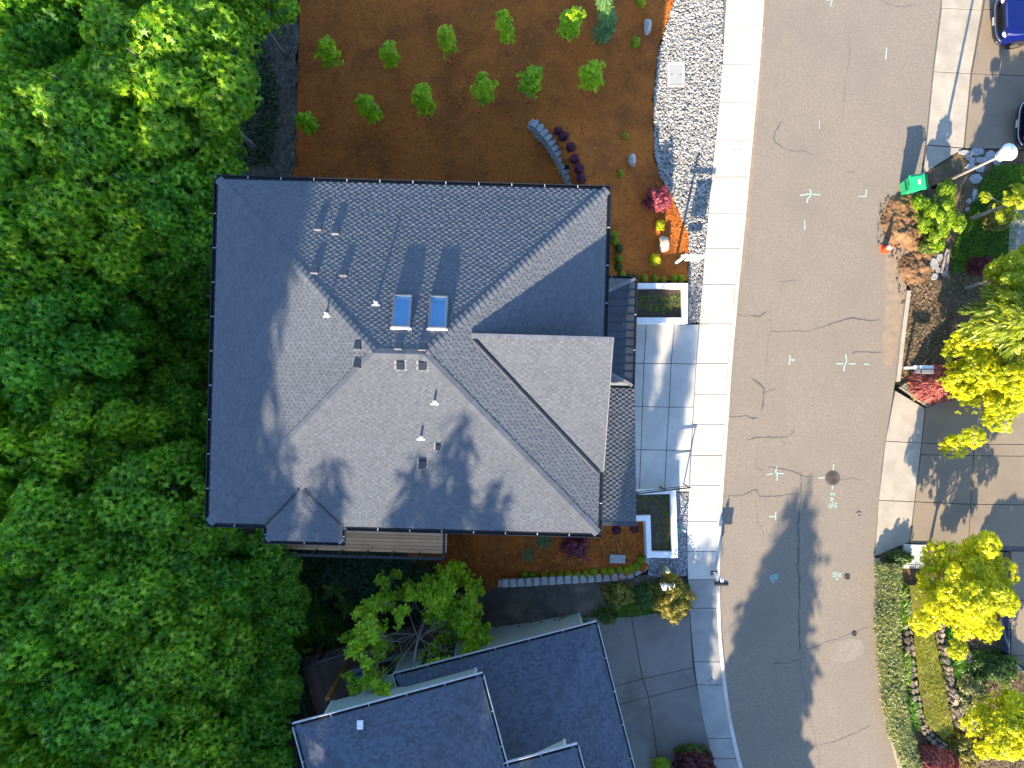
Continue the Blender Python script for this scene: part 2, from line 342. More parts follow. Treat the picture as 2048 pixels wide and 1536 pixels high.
def sheet(name, poly, mat, off=0.0, step=.5, zf=None, relief=0, rscale=2.0, kind="structure", smooth=True, wob=0, parent=None, edge0=True):
    """a ground sheet over a 2-D outline, following the terrain"""
    b = resample(poly, step)
    if wob: b = [p+Vector((noise.noise((p.x*1.7, p.y*1.7, 3))*wob, noise.noise((p.x*1.7, p.y*1.7, 9))*wob)) for p in b]
    X, Y = np.meshgrid(np.arange(min(p.x for p in b), max(p.x for p in b), step), np.arange(min(p.y for p in b), max(p.y for p in b), step))
    X = X.ravel()+RNG.uniform(-.2, .2, X.size)*step; Y = Y.ravel()+RNG.uniform(-.2, .2, Y.size)*step
    k = inside(b, X, Y); X, Y = X[k], Y[k]
    B = np.array([(p.x, p.y) for p in b])
    if len(X):
        d = np.min((X[:, None]-B[None, :, 0])**2+(Y[:, None]-B[None, :, 1])**2, axis=1); k = d > (step*.45)**2; X, Y, d = X[k], Y[k], d[k]
    co = b+[Vector((x, y)) for x, y in zip(X, Y)]
    vs, es, fs, *_ = delaunay_2d_cdt(co, [], [list(range(len(b)))], 1, 1e-6)
    zf = zf or T
    out = []
    for v in vs:
        z = zf(v.x, v.y)+off
        if relief: z += relief*noise.noise((v.x*rscale, v.y*rscale, 0))+relief*.5*noise.noise((v.x*rscale*3, v.y*rscale*3, 5))
        out.append((v.x, v.y, z))
    F = []
    for f in fs:
        a, c, d_ = (Vector(out[i]) for i in f[:3])
        F.append(list(f) if (c-a).cross(d_-a).z > 0 else list(f)[::-1])
    me = bpy.data.meshes.new(name); me.from_pydata(out, [], F); me.update()
    if smooth: me.polygons.foreach_set("use_smooth", [True]*len(F))
    o = link(name, me, mat, parent)
    if kind: tag(o, kind=kind)
    return o
def PX(l, z=0.0): return [P(a, b, z) for a, b in l]

# terrain: one sheet to the horizon
def build_ground():
    a = np.concatenate([np.array([-400, -200, -100, -60, -45]), np.arange(-36, 36.1, .4), np.array([45, 60, 100, 200, 400])])
    X, Y = np.meshgrid(a, a); Z = terr(X, Y)-.10
    Z = Z+.12*np.vectorize(lambda x, y: noise.noise((x*.6, y*.6, 1)))(X, Y)*(X < -8.5)
    n = len(a); V = list(zip(X.ravel(), Y.ravel(), Z.ravel()))
    F = [(j*n+i, j*n+i+1, (j+1)*n+i+1, (j+1)*n+i) for j in range(n-1) for i in range(n-1)]
    me = bpy.data.meshes.new("ground"); me.from_pydata(V, [], F); me.polygons.foreach_set("use_smooth", [True]*len(F)); me.update()
    tag(link("ground", me, m_forest), kind="structure")
build_ground()

KW = [(1545, -260), (1536, -120), (1527, 0), (1517, 150), (1507, 250), (1495, 380), (1484, 500), (1475, 590), (1463, 720), (1455, 850), (1447, 950), (1441, 1050), (1438, 1150), (1440, 1250), (1447, 1330), (1458, 1420), (1475, 1500), (1485, 1536), (1512, 1640), (1560, 1800)]
SWK = [(1470, -260), (1461, -120), (1452, 0), (1443, 150), (1435, 240), (1424, 340), (1414, 450), (1408, 520), (1403, 580), (1398, 645), (1392, 720), (1386, 830), (1381, 930), (1376, 1000), (1373, 1080), (1375, 1160), (1380, 1240), (1386, 1310), (1397, 1400), (1415, 1480), (1430, 1536), (1455, 1640), (1500, 1800)]
KE = [(1906, -260), (1894, -120), (1882, 0), (1872, 80), (1866, 130), (1858, 210), (1850, 290), (1843, 340), (1830, 450), (1813, 570), (1800, 670), (1789, 775), (1770, 880), (1757, 990), (1749, 1110), (1747, 1180), (1749, 1250), (1757, 1350), (1770, 1430), (1785, 1500), (1797, 1540), (1825, 1640), (1870, 1800)]
kw, sw, ke = (smoothpts(PX(l), 2) for l in (KW, SWK, KE))
flat = lambda x, y: 0.0
road = sheet("road", kw+ke[::-1], m_asphalt, .012, 1.2, zf=flat, smooth=False)
BASE[road] = Vector((0, 0, 0))
RZ = .016
def road_part(name, mat, strokes):
    mb = MB()
    for pts, w in strokes: mb.ribbon(pts, w, RZ)
    return mb.build(name, mat, road)

def strip(name, line, side, w, z0, z1, mat):
    """kerb: a bar along a line, offset to one side"""
    mb = MB(); n = len(line); L = []
    for i, p in enumerate(line):
        d = (line[min(i+1, n-1)]-line[max(i-1, 0)]).normalized(); q = Vector((-d.y, d.x))*side*w
        L.append((p, p+q))
    for i in range(n-1):
        (a, b), (c, e) = L[i], L[i+1]
        mb.prism([a, c, e, b], z0, z1)
    return tag(mb.build(name, mat), kind="structure")
def sub(line, y0, y1): return [p for p in line if y1 <= p.y <= y0]
strip("kerb", kw, -1, .16, -.1, .105, m_walk)
strip("kerb", sub(ke, P(0, 570).y, P(0, 778).y), 1, .17, -.1, .11, m_walkold)
strip("kerb", sub(ke, P(0, 1108).y, P(0, 1750).y), 1, .17, -.1, .11, m_walkold)

def at_y(line, y):
    for a, b in zip(line, line[1:]):
        if (a.y-y)*(b.y-y) <= 0 and a.y != b.y: return a.lerp(b, (y-a.y)/(b.y-a.y))
    return line[-1]
def slabs(name, west, east, ys, mat, z=.10, gap=.014, tilt=0, over=0.0):
    mb = MB(); 
    for a, b in zip(ys, ys[1:]):
        wa, wb = at_y(west, a-gap), at_y(west, b+gap); ea, eb = at_y(east, a-gap+tilt), at_y(east, b+gap+tilt)
        k = 4; pts = [wa]+[at_y(west, a+(b-a)*i/k) for i in range(1, k)]+[wb, eb]+[at_y(east, b+tilt+(a-b)*i/k) for i in range(1, k)]+[ea]
        mb.prism([(p.x, p.y) for p in pts], z-.1, z)
    o = mb.build(name, mat, bevel=.006); return tag(o, kind="structure")
kwin = [p+Vector((-.17, 0)) for p in kw]
jy = [-260, -170, -80, 52, 130, 207, 283, 355, 427, 498, 569, 648, 727, 788, 848, 910, 970, 1042, 1102, 1158]
slabs("sidewalk", sw, kwin, [P(0, y).y for y in jy], m_walk)
m_walksh = m_walkold
slabs("sidewalk", sw, kwin, [P(0, y).y for y in (1158, 1215, 1322, 1368, 1475, 1515, 1620, 1780)], M("shaded_walk_concrete", (.33, .32, .30), (.25, .245, .235), 1.4, bump=.2, bscale=90, big=(.20, .195, .19), bigscale=.6, bigamt=.6, island=.08))  # lower slabs: shade beyond the shadow edge put into a darker colour
sheet("sidewalk_base", sw+kwin[::-1], m_jointlt, .03, 1.5, zf=flat, smooth=False)

# driveways
def quadslab(name, cols, mat, z, gap=.014):
    """cols: list of rows, each row a list of px corner points; slabs between neighbouring rows and columns"""
    mb = MB()
    for r0, r1 in zip(cols, cols[1:]):
        for i in range(len(r0)-1):
            q = [P(*r0[i]), P(*r0[i+1]), P(*r1[i+1]), P(*r1[i])]; c = sum(q, Vector())/4
            q = [(p.x-(p.x-c.x)*gap/max(.3, abs(p.x-c.x)), p.y-(p.y-c.y)*gap/max(.3, abs(p.y-c.y))) for p in q]
            mb.prism(q, z-.1, z)
    return tag(mb.build(name, mat, bevel=.006), kind="structure")
quadslab("driveway", [[(1180, 649), (1292, 649), (1348, 649), (1397, 649)], [(1180, 727), (1287, 727), (1341, 727), (1391, 728)],
    [(1180, 813), (1284, 813), (1337, 814), (1386, 814)], [(1180, 898), (1281, 899), (1332, 900), (1381, 901)], [(1180, 984), (1278, 984), (1328, 983), (1377, 982)]], m_drive, .10)
sheet("driveway_base", PX([(1180, 649), (1397, 649), (1377, 984), (1180, 985)]), M("mid_joint", (.2, .19, .17), (.16, .15, .14), 5), .03, 1.5, zf=flat, smooth=False)
# neighbour's driveway
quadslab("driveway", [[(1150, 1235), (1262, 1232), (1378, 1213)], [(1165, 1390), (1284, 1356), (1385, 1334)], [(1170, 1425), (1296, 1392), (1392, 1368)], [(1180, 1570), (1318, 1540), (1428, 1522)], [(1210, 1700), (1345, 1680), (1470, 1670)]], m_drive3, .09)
sheet("driveway_base", PX([(1150, 1236), (1378, 1216), (1390, 1330), (1430, 1530), (1470, 1690), (1200, 1690)]), m_joint, .02, 1.5, zf=flat, smooth=False)
# across the street: aprons and driveways
quadslab("driveway_apron", [[(1886, -140), (1985, -140)], [(1882, 17), (1962, 21)], [(1866, 144), (1940, 148)], [(1852, 290), (1926, 296)]], m_walkold, .05)
quadslab("driveway_apron", [[(1853, 291), (1925, 297)], [(1844, 350), (1868, 334)]], m_walkold, .05)
quadslab("driveway", [[(1987, -140), (2300, -140)], [(1965, 20), (2300, 30)], [(1942, 148), (2300, 165)], [(1927, 297), (2300, 303)]], m_drive2, .06)
quadslab("driveway_apron", [[(1789, 781), (1849, 816)], [(1770, 882), (1842, 886)], [(1756, 1000), (1828, 1003)], [(1749, 1112), (1818, 1084)]], m_walkold, .05)
quadslab("driveway", [[(1850, 815), (1962, 770), (2300, 740)], [(1842, 886), (1948, 888), (2300, 890)], [(1840, 909), (1945, 911), (2300, 914)], [(1828, 1003), (1940, 1008), (2300, 1012)], [(1818, 1086), (1935, 1090), (2300, 1100)]], m_drive2, .06)
quadslab("driveway", [[(2020, 1102), (2300, 1105)], [(2020, 1200), (2300, 1205)], [(2020, 1310), (2300, 1320)], [(2060, 1350), (2300, 1400)]], m_drive2, .06)
for pl in ([(1882, -140), (2300, -140), (2300, 303), (1927, 297), (1868, 334), (1846, 348)], [(1789, 782), (1848, 815), (1962, 770), (2300, 740), (2300, 1400), (2060, 1350), (2020, 1300), (2018, 1102), (1818, 1086), (1751, 1110), (1757, 1000), (1770, 880)]):
    sheet("driveway_base", PX(pl), m_joint, .01, 1.5, zf=flat, smooth=False)

m_brownsoil = M("brown_garden_soil", (.20, .125, .07), (.09, .06, .035), 2.2, bump=.7, bscale=24, bdist=.06, big=(.05, .06, .02), bigscale=.7, bigamt=.7, speck=(.34, .25, .17), speckscale=30, speckpos=.66)
# planted ground
def Gs(l): return [G(a, b) for a, b in l]
MULCH = [(597, -160), (600, 0), (598, 120), (594, 200), (590, 300), (588, 420), (700, 700), (1150, 720), (1235, 660), (1235, 562), (1376, 562), (1378, 470), (1350, 405), (1320, 355), (1308, 310), (1306, 200), (1315, 110), (1348, 0), (1360, -160)]
sheet("mulch_bed", Gs(MULCH), m_mulch, .03, .22, relief=.045, rscale=1.3, wob=.12)
sheet("mulch_bed", Gs([(690, 1000), (1220, 1000), (1300, 1030), (1298, 1120), (1285, 1146), (1240, 1160), (1150, 1168), (1000, 1174), (960, 1186), (890, 1160), (830, 1130), (780, 1090)]), m_mulch, .03, .18, relief=.07, rscale=1.1, wob=.12)
sheet("dirt_strip", Gs([(470, -160), (480, 0), (440, 120), (450, 300), (440, 420), (590, 420), (592, 300), (596, 120), (602, -160)]), M("grey_leaf_litter", (.17, .16, .145), (.06, .062, .055), 3.2, bump=.7, bscale=20, bdist=.08, big=(.02, .035, .012), bigscale=.7, speck=(.28, .26, .24), speckscale=22, speckpos=.68), .06, .3, relief=.10, rscale=1.2, wob=.35)
sheet("bare_soil", Gs([(930, 1180), (1000, 1171), (1150, 1166), (1240, 1160), (1290, 1150), (1380, 1150), (1380, 1216), (1262, 1234), (1180, 1244), (1000, 1290), (880, 1330), (840, 1270), (860, 1200)]), m_drysoil, -.02, .2, relief=.06, rscale=1.4, wob=.1)
sheet("grassy_slope", Gs([(540, 1080), (800, 1080), (880, 1170), (860, 1260), (780, 1310), (600, 1340), (560, 1250), (520, 1150)]), m_lawn, .02, .3, relief=.08, rscale=1.3, wob=.3)
# east gardens
sheet("garden_bed", PX([(1845, 350), (1868, 336), (1927, 299), (2300, 305), (2300, 738), (1962, 768), (1850, 814), (1800, 778), (1806, 690), (1817, 575), (1835, 450)]), m_brownsoil, .03, .35, zf=flat, relief=.05)
sheet("garden_bed", PX([(1755, 1108), (1818, 1088), (2018, 1104), (2020, 1300), (2300, 1420), (2300, 1800), (1880, 1800), (1800, 1536), (1764, 1360), (1756, 1240)]), m_brownsoil, .03, .35, zf=flat, relief=.05)
sheet("gravel_bed", PX([(1470, -260), (1461, -120), (1452, 0), (1443, 150), (1435, 240), (1424, 340), (1414, 450), (1408, 520), (1403, 580), (1398, 646), (1376, 648), (1376, 560), (1376, 470), (1350, 405), (1320, 355), (1308, 310), (1306, 200), (1315, 110), (1348, 0), (1360, -160), (1365, -260)]), m_under, .02, .4, zf=flat)
sheet("gravel_bed", PX([(1352, 984), (1377, 984), (1373, 1080), (1375, 1150), (1340, 1156), (1295, 1152), (1298, 1118), (1352, 1112)]), m_under, .02, .3, zf=flat)

def pebbles(name, poly, n, s0, s1, mat, label, z=.03, skip=(), cat="gravel"):
    ico = np.array([(0, 0, -1), (.72, -.53, -.45), (-.28, -.85, -.45), (-.89, 0, -.45), (-.28, .85, -.45), (.72, .53, -.45), (.28, -.85, .45), (-.72, -.53, .45), (-.72, .53, .45), (.28, .85, .45), (.89, 0, .45), (0, 0, 1)])
    tri = np.array([(0, 1, 2), (1, 0, 5), (0, 2, 3), (0, 3, 4), (0, 4, 5), (1, 5, 10), (2, 1, 6), (3, 2, 7), (4, 3, 8), (5, 4, 9), (1, 10, 6), (2, 6, 7), (3, 7, 8), (4, 8, 9), (5, 9, 10), (6, 10, 11), (7, 6, 11), (8, 7, 11), (9, 8, 11), (10, 9, 11)])
    pl = [(p.x, p.y) for p in poly]; bx = [min(p[0] for p in pl), max(p[0] for p in pl), min(p[1] for p in pl), max(p[1] for p in pl)]
    X = RNG.uniform(bx[0], bx[1], n*4); Y = RNG.uniform(bx[2], bx[3], n*4); k = inside(pl, X, Y); X, Y = X[k][:n], Y[k][:n]; n = len(X)
    if skip:
        k = np.ones(n, bool)
        for a, b, c, d in skip: k &= ~((X > a)*(X < c)*(Y > b)*(Y < d))
        X, Y = X[k], Y[k]; n = len(X)
    s = s0+(s1-s0)*RNG.random(n)**3.0; sc = np.stack([s*RNG.uniform(.8, 1.35, n), s*RNG.uniform(.7, 1.1, n), s*RNG.uniform(.45, .8, n)], 1)
    a = RNG.uniform(0, 2*pi, n); V = ico[None]*sc[:, None]*RNG.uniform(.82, 1.15, (n, 12, 1))
    x = V[..., 0]*np.cos(a)[:, None]-V[..., 1]*np.sin(a)[:, None]; y = V[..., 0]*np.sin(a)[:, None]+V[..., 1]*np.cos(a)[:, None]
    V = np.stack([x+X[:, None], y+Y[:, None], V[..., 2]+z+sc[:, 2:3]*.5+RNG.uniform(0, .03, (n, 1))], 2)
    F = (tri[None]+12*np.arange(n)[:, None, None]).reshape(-1, 3)
    me = bpy.data.meshes.new(name); me.vertices.add(n*12); me.vertices.foreach_set("co", V.reshape(-1).astype(np.float32))
    me.loops.add(F.size); me.loops.foreach_set("vertex_index", F.reshape(-1).astype(np.int32))
    me.polygons.add(len(F)); me.polygons.foreach_set("loop_start", np.arange(0, F.size, 3, dtype=np.int32))
    me.polygons.foreach_set("use_smooth", np.ones(len(F), bool)); me.update(calc_edges=True); me.validate()
    tag(link(name, me, mat), label, cat, kind="stuff")
pebbles("river_rock", PX([(1446, -60), (1443, 150), (1434, 240), (1423, 340), (1413, 450), (1407, 520), (1402, 580), (1397, 645), (1377, 646), (1377, 560), (1377, 470), (1350, 403), (1320, 353), (1309, 310), (1307, 200), (1316, 110), (1349, 0), (1353, -60)]), 26000, .016, .070, m_pebble, "pale river rock filling the strip between the mulch and the sidewalk", skip=[(P(1352, 149, .07).x-.38, P(1352, 149, .07).y-.55, P(1352, 149, .07).x+.38, P(1352, 149, .07).y+.55)])
pebbles("blue_gravel", PX([(1353, 986), (1376, 986), (1372, 1080), (1374, 1150), (1340, 1155), (1296, 1150), (1299, 1119), (1353, 1113)]), 3600, .018, .045, m_pebbledk, "blue grey gravel round the corner of the lower white planter")

# tar seals, cracks and marking paint on the road
cr = []
def px_line(l):
    q = resample(smoothpts(PX(l), 1), .14, False)
    return [p+Vector((noise.noise((p.x*3, p.y*3, 1))*.07+random.uniform(-.012, .012), noise.noise((p.x*3, p.y*3, 7))*.07+random.uniform(-.012, .012))) for p in q]
for l, w in (([(1567, 240), (1556, 252), (1548, 268), (1547, 282), (1558, 292), (1577, 301)], .07), ([(1504, 632), (1518, 634), (1526, 629), (1533, 622)], .10), ([(1651, 652), (1672, 645), (1695, 637), (1712, 635), (1728, 641), (1760, 641)], .08),
             ([(1704, 710), (1706, 703), (1740, 705), (1779, 706)], .09), ([(1503, 756), (1513, 765), (1524, 771), (1529, 785), (1526, 803), (1523, 828)], .10), ([(1489, 832), (1502, 838), (1518, 836)], .10), ([(1492, 881), (1512, 874), (1540, 875), (1568, 875), (1586, 868), (1588, 850)], .06),
             ([(1534, 935), (1560, 935), (1590, 945), (1610, 953), (1625, 952)], .06), ([(1490, 990), (1502, 982), (1512, 978), (1514, 990), (1540, 994), (1580, 989), (1598, 985)], .06), ([(1604, 940), (1603, 990), (1597, 1030), (1596, 1100), (1598, 1200), (1600, 1310)], .10), ([(1600, 1318), (1575, 1327), (1535, 1325)], .08)): q = px_line(l); cr.append((q, [w*random.uniform(.25, .95)*(1 if 0 < i < len(q)-2 else .3) for i in range(len(q))]))
road_part("crack_seal", m_tar, cr)
cr = []
for l in ([(1760, 0), (1780, 10), (1800, 16), (1830, 10)], [(1700, 60), (1698, 110), (1688, 180), (1684, 250)], [(1474, 630), (1504, 632)], [(1537, 636), (1543, 647), (1541, 667), (1580, 661), (1620, 663), (1651, 652)], [(1541, 667), (1535, 690), (1532, 730), (1530, 750)], [(1455, 834), (1489, 833)],
          [(1526, 786), (1545, 780), (1550, 778)], [(1512, 900), (1511, 935), (1525, 942)], [(1440, 993), (1490, 990)], [(1675, 958), (1690, 960), (1705, 955), (1720, 960)], [(1600, 1315), (1605, 1360), (1620, 1430), (1640, 1530)], [(1612, 1300), (1650, 1286), (1690, 1272), (1740, 1252)], [(1636, 1490), (1680, 1480), (1715, 1462), (1740, 1452)], [(1560, 565), (1600, 560)], [(1690, 343), (1710, 345)],
          [(1512, 1000), (1514, 1040), (1527, 1062), (1528, 1085)], [(1560, 878), (1572, 890)], [(1577, 301), (1610, 302), (1630, 312)]): q = px_line(l); cr.append((q, [random.uniform(.006, .026) for _ in q]))
road_part("crack", m_tar, cr)
pm = []
def pl(*q, w=.045): pm.append((PX(q), w))
pl((1600, 391), (1619, 388), (1641, 390)); pl((1619, 378), (1623, 389), (1615, 398), (1614, 406)); pl((1717, 393), (1731, 393), (1733, 379)); pl((1609, 441), (1609, 460)); pl((1773, 96), (1771, 119)); pl((1639, 242), (1638, 258), w=.03); pl((1652, 0), (1664, 1), (1660, 14))
pl((1580, 710), (1578, 730)); pl((1580, 720), (1590, 720)); pl((1672, 727), (1686, 728)); pl((1697, 728), (1711, 727)); pl((1691, 709), (1693, 722), (1688, 733), (1688, 743)); pl((1727, 728), (1738, 729))
pl((1533, 949), (1545, 947)); pl((1554, 947), (1567, 947)); pl((1554, 933), (1551, 943), (1555, 953), (1553, 961)); pl((1667, 928), (1666, 942)); pl((1637, 956), (1651, 955)); pl((1665, 971), (1664, 979)); pl((1551, 1024), (1551, 1040)); pl((1538, 1033), (1551, 1033))
def glyph(cx, cy, s, strokes, rot=0, w=.035):
    for st in strokes:
        q = []
        for a, b in st:
            x = a*math.cos(rot)-b*math.sin(rot); y = a*math.sin(rot)+b*math.cos(rot); q.append((cx+x*s, cy+y*s))
        pl(*q, w=w)
g_S = [[(.4, -.4), (0, -.5), (-.35, -.3), (0, 0), (.35, .25), (0, .5), (-.4, .4)]]
g_A = [[(-.4, .5), (0, -.5), (.4, .5)], [(-.2, .12), (.2, .12)]]
g_8 = [[(0, 0), (-.35, -.25), (0, -.5), (.35, -.25), (0, 0), (-.4, .28), (0, .5), (.4, .28), (0, 0)]]
g_5 = [[(.4, -.5), (-.3, -.5), (-.3, -.05), (.2, -.05), (.35, .25), (0, .5), (-.35, .4)]]
glyph(1665, 988, 8, g_S, pi/2); glyph(1664, 998, 8, g_A, pi/2); pl((1665, 1002), (1665, 1013), w=.03); glyph(1660, 1012, 9, g_8, 0); glyph(1671, 1011, 8, g_5, 0)
glyph(1668, 1149, 8, g_5); pl((1673, 1144), (1673, 1154), w=.03); glyph(1679, 1150, 8, g_8); glyph(1674, 1157, 5, [[(-.5, -.4), (0, .5), (.5, -.4)]])
road_part("marking_paint", m_paint, pm)
pm = []
glyph(1542, 1155, 7, g_5); pl((1547, 1148), (1547, 1160), w=.03); glyph(1552, 1153, 10, g_8); glyph(1546, 1163, 5, [[(-.5, -.4), (0, .5), (.5, -.4)]])
road_part("marking_paint", m_paint2, pm)
def road_sheet(name, px, mat, z, wob=.1):
    o = sheet(name, smoothpts(PX(px), 2, True), mat, z, .5, zf=flat, kind=None, smooth=False, wob=wob, parent=road); return o
road_sheet("patch", [(1660, 1285), (1725, 1272), (1732, 1300), (1715, 1318), (1668, 1326), (1658, 1305)], m_patch, .016)
road_sheet("patch", [(1568, 50), (1584, 50), (1560, 180), (1537, 255), (1520, 250), (1548, 150)], M("pale_patch", (.235, .20, .15), (.20, .175, .135), 3, bump=.2, bscale=100), .016)
road_sheet("dirt_film", [(1765, 470), (1790, 400), (1830, 380), (1838, 420), (1815, 560), (1800, 650), (1785, 740), (1760, 720), (1772, 600), (1770, 520)], m_dirtfilm, .018, .04)
road_sheet("dirt_film", [(1526, 0), (1534, 0), (1516, 250), (1500, 420), (1486, 560), (1481, 560), (1492, 420), (1507, 250)], m_dirtfilm, .018, .03)

def disc(name, c, r, label, cat, mat, rings=3):
    t = thing(name, label, cat, (c.x, c.y, .012)); mb = MB(); n = 28
    prof = [(r, 0), (r, .008), (r*.93, .012), (r*.90, .006), (r*.86, .006)]
    for k in range(rings):
        q = r*.8*(1-k/rings); prof += [(q, .004), (q, .022), (q-.03*r/.3, .022), (q-.03*r/.3, .004)]
    mb.lathe(prof, n=n); mb.build("cover", mat, t); m2 = MB(); m2.lathe([(r*1.12, -.005), (r*1.12, .004), (r*1.0, .004), (r*1.0, -.005)], n=n); m2.build("rim", m_tar, t)
disc("manhole_cover", P(1665, 956), .29, "round ribbed iron manhole cover in the road with paint marks around it", "manhole", m_iron, 4)
disc("valve_cover", P(1717, 1028), .11, "small pale valve cover in the road nearest the manhole", "valve cover", m_palebark, 2)
disc("valve_cover", P(1694, 1153), .125, "small iron valve cover in the road beside painted 5/8 mark", "valve cover", m_iron, 2)
disc("valve_cover", P(1708, 1267), .11, "small iron valve cover at the edge of the patched asphalt", "valve cover", m_iron, 2)
# ------------------------------------------------------------------ shingle roofs
def shingle_slope(name, poly, mats, parent, e=.086, tooth=(.11, .145), slot=(.10, .135), t0=.003, t1=.019, seed=1):
    rnd = random.Random(seed); pts = [Vector(p) for p in poly]
    n = Vector()
    for i in range(len(pts)): n += pts[i].cross(pts[(i+1) % len(pts)])
    n.normalize()
    if n.z < 0: n.negate(); pts = pts[::-1]
    u = Vector((0, 0, 1)).cross(n).normalized(); v = n.cross(u); o = pts[0]
    L = [((p-o).dot(u), (p-o).dot(v)) for p in pts]
    u0, u1 = min(p[0] for p in L), max(p[0] for p in L); v0, v1 = min(p[1] for p in L), max(p[1] for p in L)
    V = []; F = []; w3 = lambda a, b, c: o+u*a+v*b+n*c
    def wedge(a, b, va, vb, lo, hi, tp):
        k = len(V); q = tp
        V.extend([w3(a, va, -.004), w3(b, va, -.004), w3(b-q, vb, -.004), w3(a+q, vb, -.004), w3(a, va, lo), w3(b, va, lo), w3(b-q, vb, hi), w3(a+q, vb, hi)])
        F.extend([(k+4, k+5, k+6, k+7), (k, k+1, k+5, k+4), (k+1, k+2, k+6, k+5), (k+3, k, k+4, k+7)])
    r = 0; va = v0
    while va < v1:
        # narrow to the polygon's extent on this course
        xs = []
        for i in range(len(L)):
            (ax, ay), (bx, by) = L[i], L[(i+1) % len(L)]
            for y in (va-.01, va+e*.5, va+e+.01):
                if (ay-y)*(by-y) < 0: xs.append(ax+(bx-ax)*(y-ay)/(by-ay))
            if va-.02 <= ay <= va+e+.02: xs.append(ax)
        if xs:
            a = math.floor(min(xs)/.245)*.245-.245+(.1225 if r % 2 else 0)+rnd.uniform(-.03, .03); end = max(xs)+.1; istooth = True; rowa = a; kk = 0
            while a < end:
                w = rnd.uniform(*(tooth if istooth else slot)); j = rnd.uniform(-.004, .004)
                if istooth: wedge(a, a+w, va+j, va+e+.012, t1*rnd.uniform(.85, 1.15), .002, .014)
                else: w = rowa+(kk+1)*.1225-a+.03; wedge(a-.012, a+w+.012, va+j*.5, va+e+.012, t0, .001, 0)
                kk += 1; a = max(a+.05, rowa+kk*.1225+rnd.uniform(-.014, .014)) if kk % 2 == 0 else a+w; istooth = not istooth
        va += e; r += 1
    # base board
    k = len(V); V.extend([w3(a, b, -.006) for a, b in L]); F.append(tuple(range(k, k+len(L))))
    me = bpy.data.meshes.new(name); off = BASE.get(parent, Vector())
    me.from_pydata([tuple(p-off) for p in V], [], F)
    bm = bmesh.new(); bm.from_mesh(me)
    for i in range(len(pts)):
        a, b = pts[i]-off, pts[(i+1) % len(pts)]-off; d = (b-a)
        if d.length < 1e-4: continue
        no = d.cross(n).normalized()
        bmesh.ops.bisect_plane(bm, geom=bm.verts[:]+bm.edges[:]+bm.faces[:], plane_co=a, plane_no=no, clear_outer=True, dist=1e-5)
    bm.to_mesh(me); bm.free(); me.update()
    ob = link(name, me, mats, parent); BASE[ob] = off; return ob

def cap_line(name, a, b, n1, n2, mat, parent, w=.16, e=.2, th=.012):
    """overlapping ridge or hip caps from a (low) to b (high)"""
    a, b = Vector(a), Vector(b); L = (b-a).length; d = (b-a)/L; mb = MB(); k = int(L/e)
    s1 = d.cross(n1).normalized(); s2 = d.cross(n2).normalized()
    if s1.dot(n2) > 0: s1.negate()
    if s2.dot(n1) > 0: s2.negate()
    up = (n1+n2).normalized()
    for i in range(k+1):
        p, q = a+d*(i*e), a+d*min(i*e+e+.03, L)
        lo, hi = th*2.0, th*.7
        jj = random.uniform(.94, 1.06)
        P0, P1, P2 = p+s1*w*jj+n1*lo, p+up*lo, p+s2*w*jj+n2*lo
        Q0, Q1, Q2 = q+s1*w*jj+n1*hi, q+up*hi, q+s2*w*jj+n2*hi
        R0, R1, R2 = p+s1*w*jj-n1*.004, p-up*.01, p+s2*w*jj-n2*.004
        T0, T2 = q+s1*w*jj-n1*.004, q+s2*w*jj-n2*.004
        mb.add([P0, P1, P2, Q0, Q1, Q2, R0, R1, R2, T0, T2], [(0, 1, 4, 3), (1, 2, 5, 4), (6, 7, 1, 0), (7, 8, 2, 1), (6, 0, 3, 9), (2, 8, 10, 5)])
    return mb.build(name, mat, parent, world=True)

class Frame:
    def __init__(s, c, deg): s.c = Vector(c); s.a = math.radians(deg)
    def __call__(s, u, v, z): return Vector((s.c.x+u*math.cos(s.a)-v*math.sin(s.a), s.c.y+u*math.sin(s.a)+v*math.cos(s.a), z))
    def inv(s, p): x, y = p.x-s.c.x, p.y-s.c.y; return Vector((x*math.cos(s.a)+y*math.sin(s.a), -x*math.sin(s.a)+y*math.cos(s.a), p.z))
def fbox(mb, F, u0, v0, z0, u1, v1, z1):
    mb.prism([F(u0, v0, 0)[:2], F(u1, v0, 0)[:2], F(u1, v1, 0)[:2], F(u0, v1, 0)[:2]], z0, z1)
def gutter(name, a, b, parent, mat, mat2, out, hang=1.1, w=.11, edge=False, outer_edge=None):
    """open trough from a to b with pale hangers"""
    a, b = Vector(a), Vector(b); d = (b-a).normalized(); out = Vector(out); mb = MB()
    mb.m = 0
    mb.bar(a+out*.008-Vector((0, 0, .06)), b+out*.008-Vector((0, 0, .06)), .012, .12)
    mb.bar(a+out*w*.5-Vector((0, 0, .11)), b+out*w*.5-Vector((0, 0, .11)), w, .012)
    mb.m = 1 if edge else 0
    mb.bar(a+out*w-Vector((0, 0, .05)), b+out*w-Vector((0, 0, .05)), .022, .13)
    mb.m = 1; L = (b-a).length; k = max(2, int(L/hang))
    for i in range(1, k):
        p = a+d*(L*i/k); mb.bar(p+out*.01, p+out*(w-.005), .022, .012)
    return mb.build(name, [mat, mat2], parent, world=True)
